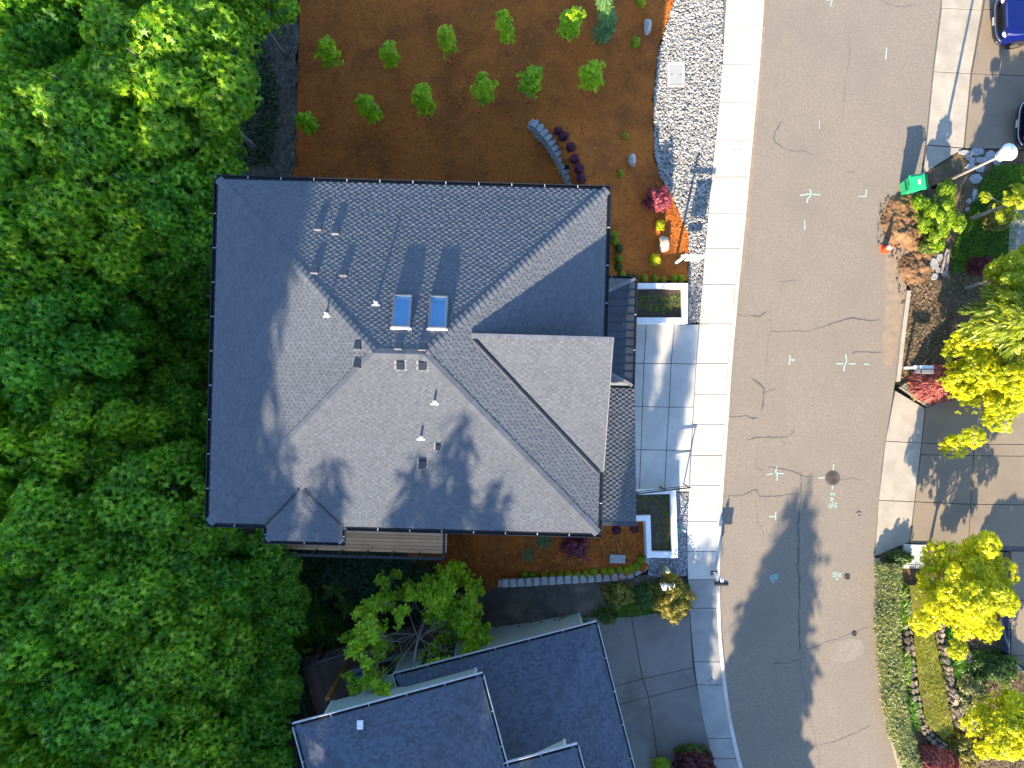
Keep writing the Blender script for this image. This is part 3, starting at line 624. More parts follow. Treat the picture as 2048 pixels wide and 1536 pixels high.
def hip_planes(F, hw, hd, z, pitch, ridge_along_u=True):
    """corner and ridge points of a hip roof on a rectangle of half sizes hw, hd"""
    c = [F(-hw, hd, z), F(hw, hd, z), F(hw, -hd, z), F(-hw, -hd, z)]
    if hw >= hd: r = [F(-(hw-hd), 0, z+hd*pitch), F(hw-hd, 0, z+hd*pitch)]; faces = {"north": [c[0], c[1], r[1], r[0]], "east": [c[1], c[2], r[1]], "south": [c[2], c[3], r[0], r[1]], "west": [c[3], c[0], r[0]]}
    else: r = [F(0, hd-hw, z+hw*pitch), F(0, -(hd-hw), z+hw*pitch)]; faces = {"north": [c[0], c[1], r[0]], "east": [c[1], c[2], r[1], r[0]], "south": [c[2], c[3], r[1]], "west": [c[3], c[0], r[0], r[1]]}
    return c, r, faces
def nrm(poly):
    n = (poly[1]-poly[0]).cross(poly[2]-poly[0]).normalized(); return n if n.z > 0 else -n

# ------------------------------------------------------------------ the house in the middle
H = Frame((-3.58, .957, 0), -1.57)
house = thing("house", "big dark hip roofed house with grey shingles and two skylights in the middle", "house", H(0, 0, -.1))
EZ = 5.5; HW, HD = 6.70, 5.92; SP = 1/3
hc, hr, hf = hip_planes(H, HW, HD, EZ, SP)
for i, k in enumerate(("north", "east", "south", "west")):
    shingle_slope("roof_slope", hf[k], m_shingle, house, seed=11+i)
N = {k: nrm(p) for k, p in hf.items()}
for (a, b, n1, n2) in ((hc[0], hr[0], "north", "west"), (hc[1], hr[1], "north", "east"), (hc[2], hr[1], "south", "east"), (hc[3], hr[0], "south", "west"), (hr[0], hr[1], "north", "south")):
    cap_line("hip_cap" if (n1, n2) != ("north", "south") else "ridge_cap", a, b, N[n1], N[n2], m_shingle, house, th=.019)
mb = MB()                                                   # soffit slab and fascia
mb.prism([p[:2] for p in (H(-HW+.02, HD-.02, 0), H(HW-.02, HD-.02, 0), H(HW-.02, -HD+.02, 0), H(-HW+.02, -HD+.02, 0))], EZ-.22, EZ-.03)
mb.build("soffit", m_gutter, house, world=True)
GO = .03
for a, b, o in ((H(-HW-.12, HD+GO, EZ), H(HW+.12, HD+GO, EZ), H(0, 1, 0)-H(0, 0, 0)), (H(-HW-GO, -HD, EZ), H(-HW-GO, HD, EZ), H(-1, 0, 0)-H(0, 0, 0)),
                (H(HW+GO, .72, EZ), H(HW+GO, HD, EZ), H(1, 0, 0)-H(0, 0, 0)), (H(HW+GO, -HD, EZ), H(HW+GO, -3.85, EZ), H(1, 0, 0)-H(0, 0, 0)),
                (H(-HW-.12, -HD-GO, EZ), H(-4.82, -HD-GO, EZ), H(0, -1, 0)-H(0, 0, 0)), (H(-1.98, -HD-GO, EZ), H(HW+.12, -HD-GO, EZ), H(0, -1, 0)-H(0, 0, 0))):
    gutter("gutter", a, b, house, m_gutter, m_gutterlit, o)
mb = MB(); fbox(mb, H, -6.3, -5.5, -5.5, 6.3, 5.5, EZ-.2); mb.build("wall", m_wall, house, world=True)
# rectangular windows on the walls (seen only from the side)
for (u, v, w, side) in ((-3, 5.5, 1.6, 'n'), (1.5, 5.5, 1.6, 'n'), (4.6, 5.5, 1.0, 'n'), (-3.5, -5.5, 2.2, 's'), (0.5, -5.5, 1.8, 's')):
    sgn = 1 if side == 'n' else -1; m1 = MB(); fbox(m1, H, u-w/2-.08, v-.04*sgn, 3.1, u+w/2+.08, v+.05*sgn, 4.7); wf = m1.build("window", m_trim, house, world=True)
    m1 = MB(); fbox(m1, H, u-w/2, v+.052*sgn, 3.18, u+w/2, v+.062*sgn, 4.62); m1.build("pane", m_carglass, wf, world=True)

# mono-pitch dormer over the east slope
DZ = EZ+4.52*SP
shed = [H(6.82-4.52, .70, DZ), H(6.82, .70, DZ), H(6.82, -3.82, EZ)]
up = Vector((0, 0, .03)); dorm = [p+up for p in shed]
dr = shingle_slope("dormer_roof", dorm, m_shingle, house, seed=21)
mb = MB(); mb.add([dorm[0]-up*3, dorm[1]-up*3, dorm[2]-up*3, dorm[0]-up*.4, dorm[1]-up*.4, dorm[2]-up*.4], [(2, 1, 0), (3, 4, 5), (0, 1, 4, 3), (1, 2, 5, 4), (2, 0, 3, 5)]); mb.build("dormer_deck", m_gutter, house, world=True)
mb = MB(); q = MB()
hp = lambda u: EZ+(HW-u)*SP
mb.add([H(2.6, .60, hp(2.6)-.1), H(6.4, .60, hp(6.4)-.1), H(6.4, .60, DZ-.08), H(2.6, .60, DZ-.08), H(2.6, .50, hp(2.6)-.1), H(6.4, .50, hp(6.4)-.1), H(6.4, .50, DZ-.1), H(2.6, .50, DZ-.1)], [(1, 0, 3, 2), (4, 5, 6, 7), (3, 7, 6, 2), (0, 1, 5, 4), (1, 2, 6, 5), (0, 4, 7, 3)])
mb.add([H(6.4, .6, EZ-.1), H(6.4, -3.7, EZ-.1), H(6.4, -3.7, EZ+.02), H(6.4, .6, DZ-.1), H(6.3, .6, EZ-.1), H(6.3, -3.7, EZ-.1), H(6.3, -3.7, EZ+.02), H(6.3, .6, DZ-.1)], [(0, 3, 2, 1), (4, 5, 6, 7), (3, 7, 6, 2), (0, 1, 5, 4), (0, 4, 7, 3), (1, 2, 6, 5)])
mb.build("dormer_wall", m_wall, house, world=True)
mb = MB(); mb.bar(H(2.24, .66, DZ+.045), H(6.86, .66, DZ+.045), .17, .03); mb.m = 1
for i in range(12): p = H(2.6+i*.37, .64, DZ+.06); mb.lathe([(.012, 0), (.012, .006)], p, 6)
mb.build("dormer_flashing", [m_flash, m_gutterlit], house, world=True)
mb = MB(); va, vb = H(2.36, .58, DZ), H(6.72, -3.80, EZ); dn = (vb-va).normalized(); sd = Vector((0, 0, 1)).cross(dn).normalized()
mb.bar(va+sd*-.05+Vector((0, 0, .045)), vb+sd*-.05+Vector((0, 0, .045)), .05, .05); mb.m = 1; mb.bar(va+sd*-.105+Vector((0, 0, .03)), vb+sd*-.105+Vector((0, 0, .03)), .03, .03)
mb.build("valley_flashing", [m_gutter, m_flash], house, world=True)
mb = MB(); mb.bar(H(6.83, -3.75, EZ+.03), H(6.83, .74, DZ+.03), .03, .12); mb.build("dormer_fascia", m_flash, house, world=True)

# small hip extension on the south side
z6 = EZ+1.3*SP; a0, a1, vb_, vm, vr = -4.70, -2.10, -6.47, -5.92, -5.17
ridge_s = H(-3.40, vb_+1.3, z6); ridge_n = H(-3.40, -HD+1.3, z6)
e = [[H(a0, vb_, EZ), H(a1, vb_, EZ), ridge_s], [H(a0, vb_, EZ), ridge_s, ridge_n, H(a0, -HD, EZ)], [H(a1, vb_, EZ), H(a1, -HD, EZ), ridge_n, ridge_s]]
for i, pl_ in enumerate(e): shingle_slope("bay_roof", [p+Vector((0, 0, .012)) for p in pl_], m_shingle, house, seed=31+i)
cap_line("hip_cap", H(a0, vb_, EZ), ridge_s, nrm(e[0]), nrm(e[1]), m_shingle, house, w=.12); cap_line("hip_cap", H(a1, vb_, EZ), ridge_s, nrm(e[0]), nrm(e[2]), m_shingle, house, w=.12); cap_line("ridge_cap", ridge_s, ridge_n, nrm(e[1]), nrm(e[2]), m_shingle, house, w=.12)
for u in (a0, a1):
    s_ = 1 if u == a1 else -1; mb = MB(); mb.bar(H(u+.03*s_, -HD+.02, EZ+.03), H(-3.4+.10*s_, -HD+1.3, z6+.03), .07, .05); mb.m = 1; mb.bar(H(u+.09*s_, -HD+.02, EZ+.02), H(-3.4+.16*s_, -HD+1.3, z6+.02), .03, .03)
    mb.build("valley_flashing", [m_gutter, m_flash], house, world=True)
    gutter("gutter", H(u+.02*s_, vb_, EZ), H(u+.02*s_, -HD-.16, EZ), house, m_gutter, m_gutterlit, H(s_, 0, 0)-H(0, 0, 0), hang=9, w=.07)
gutter("gutter", H(a0-.1, vb_-.02, EZ), H(a1+.1, vb_-.02, EZ), house, m_gutter, m_gutterlit, H(0, -1, 0)-H(0, 0, 0), w=.09)
mb = MB(); fbox(mb, H, a0+.02, vb_+.02, EZ-.2, a1-.02, -HD+.0, EZ-.03); mb.build("soffit", m_gutter, house, world=True)
mb = MB(); fbox(mb, H, a0+.3, -6.1, -5, a1-.3, -5.49, EZ-.2); mb.build("bay_wall", m_wall, house, world=True)

# standing seam canopy over the entry
CZ0, CZ1 = 3.0, 3.62; cu0, cu1, cv0, cv1 = 6.30, 8.17, -.80, 3.26; ct = .95
cp = [H(cu1, cv1, CZ0), H(cu1, cv0, CZ0), H(cu0, cv0+ct*1.0, CZ1), H(cu0, cv1-ct*1.0, CZ1), H(cu0, cv1, CZ0), H(cu0, cv0, CZ0)]
mb = MB(); mb.add(cp+[p-Vector((0, 0, .06)) for p in (cp[4], cp[0], cp[1], cp[5])], [(0, 3, 2, 1), (0, 4, 3), (1, 2, 5), (6, 7, 8, 9), (4, 0, 7, 6), (0, 1, 8, 7), (1, 5, 9, 8)])
can = mb.build("metal_canopy", m_seam, house, world=True)
mb = MB()
for i in range(13):
    v = cv1-.15-i*.31
    if v < cv0+.1: break
    m = min((cv1-v), (v-cv0))/ct; t = min(1, m); pu = cu1-(cu1-cu0)*t; mb.bar(H(cu1, v, CZ0+.015), H(pu, v, CZ0+(CZ1-CZ0)*t+.015), .022, .035)
for i in range(1, 5):
    u = cu1-i*.36; t = (cu1-u)/(cu1-cu0)
    for sg, vv in ((1, cv1), (-1, cv0)): mb.bar(H(u, vv, CZ0+.015), H(u, vv-sg*ct*t, CZ0+(CZ1-CZ0)*t+.015), .022, .035)
mb.build("seam", m_seam, can, world=True)
for i, j in ((0, 3), (1, 2)): mb = MB(); mb.bar(cp[i]+up*.7, cp[j]+up*.7, .12, .03); mb.build("hip_flashing", m_flash, can, world=True)
ox = H(1, 0, 0)-H(0, 0, 0); oy = H(0, 1, 0)-H(0, 0, 0)
gutter("gutter", H(cu1, cv0, CZ0), H(cu1, cv1, CZ0), house, m_gutter, m_gutterlit, ox, hang=1.1, w=.09)
gutter("gutter", H(cu0, cv1, CZ0), H(cu1+.1, cv1, CZ0), house, m_gutter, m_gutterlit, oy, hang=1.0, w=.09); gutter("gutter", H(cu0, cv0, CZ0), H(cu1+.1, cv0, CZ0), house, m_gutter, m_gutterlit, -oy, hang=1.0, w=.09)
# low garage roof, sloping down to the north
gp = [H(6.2, -.86, 2.86), H(8.29, -.86, 2.86), H(8.29, -5.80, 3.96), H(6.2, -5.80, 3.96)]
shingle_slope("garage_roof", gp, m_shingle, house, seed=41, t1=.021)
mb = MB(); mb.bar(H(6.2, -5.87, 3.965), H(8.33, -5.87, 3.965), .15, .04); mb.build("garage_flashing", m_seam, house, world=True)
mb = MB(); mb.add([p-up*.5 for p in gp]+[p-up*6 for p in gp], [(3, 2, 1, 0), (4, 5, 6, 7), (0, 1, 5, 4), (1, 2, 6, 5), (2, 3, 7, 6), (3, 0, 4, 7)]); mb.build("garage_fascia", m_gutter, house, world=True)
mb = MB(); mb.add([H(6.2, -.95, -.2), H(8.0, -.95, -.2), H(8.0, -5.6, -.2), H(6.2, -5.6, -.2), H(6.2, -.95, 2.7), H(8.0, -.95, 2.7), H(8.0, -5.6, 3.74), H(6.2, -5.6, 3.74)], [(3, 2, 1, 0), (4, 5, 6, 7), (0, 1, 5, 4), (1, 2, 6, 5), (2, 3, 7, 6), (3, 0, 4, 7)]); mb.build("garage_wall", m_wall, house, world=True)
mb = MB(); fbox(mb, H, 7.99, -5.2, 0, 8.04, -1.3, 2.3)
for i in range(1, 4): fbox(mb, H, 8.041, -5.2, i*.575-.012, 8.046, -1.3, i*.575+.012)
mb.build("garage_door", m_trim, house, world=True)
mb = MB(); mb.bar(H(7.2, 1.9, 3.05), H(7.2, 1.9, 0), .01, .01)
mb = MB(); fbox(mb, H, 6.29, .6, 0, 6.36, 1.7, 2.2); mb.build("front_door", m_wood, house, world=True)

# deck along the south side
DKZ = .3; dp = [P(529, 1104, DKZ), P(893, 1103, DKZ)]
d0, d1 = H.inv(dp[0]), H.inv(dp[1]); dv = -(8.02)+.0
mb = MB(); nb = 13
for i in range(nb):
    v = dv+i*.145; fbox(mb, H, d0.x, v+.006, DKZ-.035, d1.x, v+.139, DKZ)
deck = mb.build("deck", m_deck, house, world=True)
mb = MB(); fbox(mb, H, d0.x+.02, dv+.01, DKZ-.25, d1.x-.02, -5.5, DKZ-.04); mb.build("joist_frame", m_deckdk, deck, world=True)
rv = dv+.03
mb = MB(); mb.bar(H(d0.x+.03, rv, DKZ+1.02), H(d1.x-.03, rv, DKZ+1.02), .10, .04); mb.bar(H(d1.x-.03, rv, DKZ+1.02), H(d1.x-.03, -5.55, DKZ+1.02), .09, .04); mb.bar(H(d0.x+.03, rv, DKZ+1.02), H(d0.x+.03, -5.55, DKZ+1.02), .09, .04)
for zz in (.25, .45, .65, .85): mb.bar(H(d0.x+.03, rv, DKZ+zz), H(d1.x-.03, rv, DKZ+zz), .008, .008); mb.bar(H(d1.x-.03, rv, DKZ+zz), H(d1.x-.03, -5.55, DKZ+zz), .008, .008)
mb.build("railing", m_black, deck, world=True)
for i in range(8):
    u = d0.x+.04+(d1.x-d0.x-.08)*i/7; mb = MB(); mb.bar(H(u, rv, DKZ-.1), H(u, rv, DKZ+1.0), .05, .05); mb.build("rail_post", m_black, deck, world=True)
for u in (d0.x+.2, (d0.x+d1.x)/2, d1.x-.2): mb = MB(); mb.bar(H(u, dv+.2, -4.5), H(u, dv+.2, DKZ-.2), .14, .14); mb.build("deck_post", m_deckdk, deck, world=True)

# things on the roof
def slope_z(k, p):
    n = N[k]; o = hf[k][0]; return o.z-((p.x-o.x)*n.x+(p.y-o.y)*n.y)/n.z
def on_slope(k, px, py):
    z = 6.5
    for _ in range(8): p = P(px, py, z); z = slope_z(k, p)
    p = P(px, py, z); return Vector((p.x, p.y, z))
def basis(k):
    n = N[k]; u = Vector((0, 0, 1)).cross(n).normalized(); v = n.cross(u); return u, v, n
def oriented(mb, o, u, v, n, x0, y0, z0, x1, y1, z1):
    c = [(x0, y0, z0), (x1, y0, z0), (x1, y1, z0), (x0, y1, z0), (x0, y0, z1), (x1, y0, z1), (x1, y1, z1), (x0, y1, z1)]
    mb.add([o+u*a+v*b+n*c_ for a, b, c_ in c], [(3, 2, 1, 0), (4, 5, 6, 7), (0, 1, 5, 4), (1, 2, 6, 5), (2, 3, 7, 6), (3, 0, 4, 7)])
for cx, cy in ((805, 625), (877, 627)):
    o = on_slope("north", cx, cy); u, v, n = basis("north"); a, b = .30, .57
    mb = MB()
    for x0, y0, x1, y1 in ((-a, -b, a, -b+.055), (-a, b-.055, a, b), (-a, -b+.055, -a+.055, b-.055), (a-.055, -b+.055, a, b-.055)): oriented(mb, o, u, v, n, x0, y0, -.02, x1, y1, .17)
    sk = mb.build("skylight", m_flash, house, world=True, bevel=.006)
    mb = MB(); oriented(mb, o, u, v, n, -a-.03, b+.002, .0, a+.03, b+.035, .12); mb.build("sill", m_whitepaint, sk, world=True)
    mb = MB(); oriented(mb, o, u, v, n, -a+.054, -b+.054, .135, a-.054, b-.054, .15); mb.build("glass", m_glass, sk, world=True)
    mb = MB(); oriented(mb, o, u, v, n, -a+.054, -b+.054, .0, a-.054, b-.054, .03); mb.build("shaft_floor", m_skyfloor, sk, world=True)  # stand-in shaft floor under the glass, blue sky tone put into its colour
    mb = MB()
    for q in ((-a+.056, -b+.056, -a+.105, b-.056), (a-.085, -b+.056, a-.056, b-.056), (-a+.106, -b+.056, a-.086, -b+.12), (-a+.106, b-.085, a-.086, b-.056)): oriented(mb, o, u, v, n, q[0], q[1], .031, q[2], q[3], .075)
    mb.build("shaft_lining", m_shaft, sk, world=True)
def roof_vent(k, px, py, w=.13, h=.10):
    o = on_slope(k, px, py); _, _, n = basis(k); u = ox; v = -oy
    v = (v-n*v.dot(n)).normalized(); u = v.cross(n).normalized(); mb = MB()
    hh = h
    c = [(-w, -w*1.1, 0), (w, -w*1.1, 0), (w, w*1.1, 0), (-w, w*1.1, 0), (-w*.88, -w*.95, hh*.55), (w*.88, -w*.95, hh*.55), (w*.92, w*1.0, hh*1.15), (-w*.92, w*1.0, hh*1.15)]
    mb.add([o+u*a+v*b+n*c_ for a, b, c_ in c], [(3, 2, 1, 0), (4, 5, 6, 7), (0, 1, 5, 4), (1, 2, 6, 5), (2, 3, 7, 6), (3, 0, 4, 7)])
    mb.m = 1
    oriented(mb, o, u, v, n, -w*1.5, -w*1.4, .006, w*1.5, w*1.45, .012)
    oriented(mb, o, u, v, n, -w*.93, w*1.0+.002, .014, w*.93, w*1.0+.014, hh*1.1)
    mb.build("roof_vent", [m_seam, m_flash], house, world=True, bevel=.008)
for k, px, py in (("north", 637, 455), ("north", 672, 463), ("north", 630, 541), ("north", 688, 546), ("north", 797, 692), ("north", 845, 694), ("south", 801, 730), ("south", 845, 731), ("west", 717, 690), ("west", 716, 727)): roof_vent(k, px, py)
roof_vent("south", 876, 893, .085, .13); roof_vent("south", 845, 926, .125, .19)
for k, px, py in (("west", 654, 628), ("north", 752, 606), ("south", 869, 803), ("south", 842, 874)):
    o = on_slope(k, px, py); n = N[k]; mb = MB(); mb.tube([o-Vector((0, 0, .05)), o+Vector((0, 0, .30))], .036, 12, cap=False); mb.tube([o+Vector((0, 0, .02)), o+Vector((0, 0, .29))], .026, 12); mb.m = 1
    pp = mb.build("vent_pipe", [m_whitepaint], house, world=True)
    v = -oy; v = (v-n*v.dot(n)).normalized(); u = v.cross(n).normalized(); mb = MB(); oriented(mb, o, u, v, n, -.13, .06, .014, .13, .11, .022); mb.lathe([(.075, 0), (.055, .05), (.04, .09)], o, 12); mb.build("flashing", m_whitepaint, pp, world=True)

# ------------------------------------------------------------------ the neighbour's house
NA = 15.0
nb_house = thing("house", "sage green two storey house with blue grey roofs in shade at the bottom edge", "house", (-1, -14, -.5))
def place(px, py, z, deg, hw, hd):                         # frame whose north-east corner is at that point
    p = P(px, py, z); a = math.radians(deg); c = p-Vector((hw*math.cos(a)-hd*math.sin(a), hw*math.sin(a)+hd*math.cos(a), 0)); return Frame((c.x, c.y, 0), deg)
def hip_roof(F, hw, hd, z, pitch, parent, mat, seed, skip=()):
    c, r, f = hip_planes(F, hw, hd, z, pitch); nn = {k: nrm(p) for k, p in f.items()}
    for i, k in enumerate(f):
        if k not in skip: shingle_slope("roof_slope", f[k], mat, parent, seed=seed+i, t0=.003, t1=.007)
    idx = {("north", "west"): 0, ("north", "east"): 1, ("south", "east"): 2, ("south", "west"): 3}
    for (k1, k2), i in idx.items():
        if hw >= hd: rp = r[0] if k2 == "west" else r[1]
        else: rp = r[0] if k1 == "north" else r[1]
        cap_line("hip_cap", c[i], rp, nn[k1], nn[k2], mat, parent, w=.13, e=.2, th=.006)
    cap_line("ridge_cap", r[0], r[1], nn["north"] if hw >= hd else nn["east"], nn["south"] if hw >= hd else nn["west"], mat, parent, w=.13, th=.006)
    mb = MB(); fbox(mb, F, -hw+.02, -hd+.02, z-.2, hw-.02, hd-.02, z-.03); mb.build("soffit", m_trim, parent, world=True)
    ux = F(1, 0, 0)-F(0, 0, 0); uy = F(0, 1, 0)-F(0, 0, 0)
    for a, b, o in ((F(-hw-.1, hd, z), F(hw+.1, hd, z), uy), (F(hw, -hd, z), F(hw, hd, z), ux), (F(-hw, -hd, z), F(-hw, hd, z), -ux)):
        gutter("gutter", a+o*.02, b+o*.02, parent, m_gutter, m_gutterlit, o, w=.10, edge=True, hang=1.2)
    return nn, c, r, f
FA = place(961, 1354, 5.3, NA, 3.32, 4.4); FB = place(1190, 1250, 2.95, NA-.6, 3.9, 4.6); FC = place(1151, 1496, 5.3, NA, 1.9, 2.5)
hip_roof(FA, 3.32, 4.4, 5.3, .40, nb_house, m_shingle2, 51)
hip_roof(FB, 3.9, 4.6, 2.95, .36, nb_house, m_shingle2, 61)
hip_roof(FC, 1.9, 2.5, 5.3, .36, nb_house, m_shingle2, 71)
mb = MB(); fbox(mb, FA, -2.85, -4, 2.55, 2.9, 3.92, 5.12); fbox(mb, FA, -1.66, -4, -3, 2.88, 3.915, 2.549); mb.build("wall", m_sage, nb_house, world=True)
mb = MB(); fbox(mb, FB, -3.5, -4.2, -2, 3.45, 4.15, 2.76); mb.build("wall", m_sage, nb_house, world=True)
mb = MB(); fbox(mb, FC, -1.95, -2.2, 2.0, 1.5, 2.1, 5.12); mb.build("wall", m_sage, nb_house, world=True)
for F_, u, v, z0, z1 in ((FA, -2.85, 3.92, 2.55, 5.1), (FA, -1.66, 3.915, -3, 2.54), (FA, 2.9, 3.92, 2.8, 5.1), (FC, 1.5, 2.1, 3.0, 5.1), (FB, 3.45, 4.15, -1, 2.75)):
    mb = MB(); fbox(mb, F_, u-.05, v-.06, z0, u+.05, v+.025, z1); mb.build("corner_trim", m_trim, nb_house, world=True)
for i, (u, w) in enumerate(((-1.2, 1.2), (1.2, 1.4))):
    m1 = MB(); fbox(m1, FA, u-w/2-.06, 3.90, -.2, u+w/2+.06, 3.95, 1.5); wf = m1.build("window", m_trim, nb_house, world=True); m1 = MB(); fbox(m1, FA, u-w/2, 3.951, -.14, u+w/2, 3.957, 1.44); m1.build("pane", m_carglass, wf, world=True)
pv = P(720, 1449, 5.65); mb = MB(); mb.tube([pv-Vector((0, 0, .2)), pv+Vector((0, 0, .25))], .05, 10); mb.box(pv.x-.1, pv.y-.16, pv.z-.06, pv.x+.1, pv.y+.12, pv.z+.03); mb.build("vent_pipe", m_whitepaint, nb_house, world=True)
# neighbour's deck
NZ = -.8
dk = [P(600, 1320, NZ), P(742, 1277, NZ), P(880, 1240, NZ), P(905, 1330, NZ), P(640, 1432, NZ)]
fd = Frame((dk[0].x, dk[0].y, 0), NA+1.5); mb = MB(); m2 = MB()
for i in range(42): fbox(mb, fd, i*.145+.005, -2.45, NZ-.04, i*.145+.14, 0, NZ)
ndeck = mb.build("deck", m_deckdk, nb_house, world=True)
fbox(m2, fd, .02, -2.43, NZ-.3, 6.05, -.02, NZ-.045); m2.build("joist_frame", m_deckdk, ndeck, world=True)
mb = MB(); mb.bar(fd(0, 0, NZ+1), fd(0, -2.5, NZ+1), .09, .05); mb.bar(fd(0, 0, NZ+1), fd(2.2, 0, NZ+1), .09, .05)
for i in range(20): mb.bar(fd(0, -i*.125, NZ+.08), fd(0, -i*.125, NZ+1), .012, .012)
for i in range(18): mb.bar(fd(i*.125, 0, NZ+.08), fd(i*.125, 0, NZ+1), .012, .012)
mb.build("railing", m_black, ndeck, world=True)
for u, v in ((0, 0), (0, -1.2), (0, -2.4), (1.1, 0), (2.2, 0)): mb = MB(); mb.bar(fd(u, v, NZ-.1), fd(u, v, NZ+1.02), .09, .09); mb.build("rail_post", m_black, ndeck, world=True)
for u, v in ((.3, -.3), (3, -.3), (.3, -2.2)): mb = MB(); mb.bar(fd(u, v, -6), fd(u, v, NZ-.2), .14, .14); mb.build("deck_post", m_deckdk, ndeck, world=True)
pw = P(694, 1330, -.75); mb = MB(); mb.bar((pw.x, pw.y, NZ), (pw.x, pw.y, 2.55), .15, .15); mb.build("support_post", m_wood, nb_house, world=True)
ac = P(722, 1356, NZ); t = thing("heat_pump", "grey teal outdoor heat pump beside the sage wall on the brown deck", "heat pump", ac, rotz=math.radians(NA))
mb = MB(); mb.box(-.38, -.38, 0, .38, .38, .78); mb.build("casing", m_teal, t, bevel=.04); mb = MB(); mb.lathe([(.30, .78), (.30, .80), (.27, .80), (.27, .785)], n=20); mb.build("fan_ring", m_gutter, t)
mb = MB(); mb.lathe([(.26, .782), (.26, .786)], n=20)
for i in range(5): a = i*2*pi/5; mb.bar((0, 0, .795), (.24*math.cos(a), .24*math.sin(a), .795), .09, .008)
mb.build("fan", m_teal, t); mb = MB(); mb.box(-.3, .40, 0, .3, .62, .5); mb.build("side_box", m_flash, t, bevel=.02)
# ------------------------------------------------------------------ leaves and plants
TPL = {
 "maple": np.array([(0, 0), (.17, -.09), (.03, -.48), (.32, -.20), (.50, -.60), (.56, -.15), (1.05, 0), (.56, .15), (.50, .60), (.32, .20), (.03, .48), (.17, .09)]),
 "oval": np.array([(0, 0), (.3, -.26), (.7, -.22), (1, 0), (.7, .22), (.3, .26)]),
 "lobe": np.array([(0, 0), (.2, -.35), (.5, -.2), (.75, -.38), (1, 0), (.75, .38), (.5, .2), (.2, .35)]),
 "blade": np.array([(0, -.05), (.5, -.045), (1, 0), (.5, .045), (0, .05)]),
 "quad": np.array([(0, 0), (.5, -.32), (1, 0), (.5, .32)]),
 "frond": np.array([(0, 0), (.25, -.16), (.3, -.05), (.5, -.14), (.55, -.04), (.75, -.10), (1, 0), (.75, .10), (.55, .04), (.5, .14), (.3, .05), (.25, .16)]),
}
def unit(v): return v/np.maximum(np.linalg.norm(v, axis=-1, keepdims=True), 1e-9)
def leaves(name, kind, pos, d, up, size, mat, parent=None, bend=.15, rng=RNG):
    t = TPL[kind]; k = len(t); d = unit(d); y = unit(np.cross(up, d)); z = np.cross(d, y)
    sx = size[:, None, None]; tz = -bend*(t[:, 0]**2)[None, :, None]+.10*np.abs(t[:, 1])[None, :, None]*rng.uniform(-1, 1.5, (len(pos), 1, 1))
    V = pos[:, None]+sx*(d[:, None]*t[None, :, 0:1]+y[:, None]*t[None, :, 1:2]+z[:, None]*tz)
    return npmesh(name, V, k, mat, parent)
def sph(n, rng=RNG):
    v = rng.normal(size=(n, 3)); return unit(v)
def sprays(c, nrmv, nleaf, size, droop, rng=RNG, js=.25, off=.15):
    """nleaf leaves round every centre c, spread about the direction nrmv"""
    n = len(c); nv = unit(nrmv); a = unit(np.cross(nv, np.where(np.abs(nv[:, 2:3]) > .9, [[1, 0, 0]], [[0, 0, 1]]))); b = np.cross(nv, a)
    th = (np.arange(nleaf)/nleaf*2*pi)[None]+rng.uniform(0, 2*pi, (n, 1))+rng.uniform(-.3, .3, (n, nleaf))
    dr = droop+rng.uniform(-.25, .25, (n, nleaf))
    d = (a[:, None]*np.cos(th)[..., None]+b[:, None]*np.sin(th)[..., None])*np.cos(dr)[..., None]-nv[:, None]*np.sin(dr)[..., None]
    up = np.repeat(nv[:, None], nleaf, 1)+rng.normal(0, .25, (n, nleaf, 3))
    pos = c[:, None]+d*size*off+rng.normal(0, size*.12, (n, nleaf, 3))
    s = size*rng.uniform(1-js, 1+js, (n, nleaf))
    return pos.reshape(-1, 3), d.reshape(-1, 3), up.reshape(-1, 3), s.reshape(-1)
def limb_tree(name, parent, mat, base, top, r, tips, n=7, rt=.25):
    mb = MB(); base = Vector(base); top = Vector(top); pts = [base.lerp(top, i/5)+Vector((random.uniform(-1, 1), random.uniform(-1, 1), 0))*r*.5*(0 < i < 5) for i in range(6)]
    mb.tube(pts, [r*(1-.75*i/5) for i in range(6)], n)
    for tp, st in tips:
        tp = Vector(tp); s = base.lerp(top, st); m = s.lerp(tp, .5)+Vector((random.uniform(-.1, .1), random.uniform(-.1, .1), .12))*(tp-s).length
        q = [s, s.lerp(m, .6), m, m.lerp(tp, .6), tp]; rr = r*(1-.75*st)*.55; mb.tube(q, [rr, rr*.8, rr*.6, rr*.4, rr*.12], 5)
    return mb.build(name, mat, parent, smooth=True)
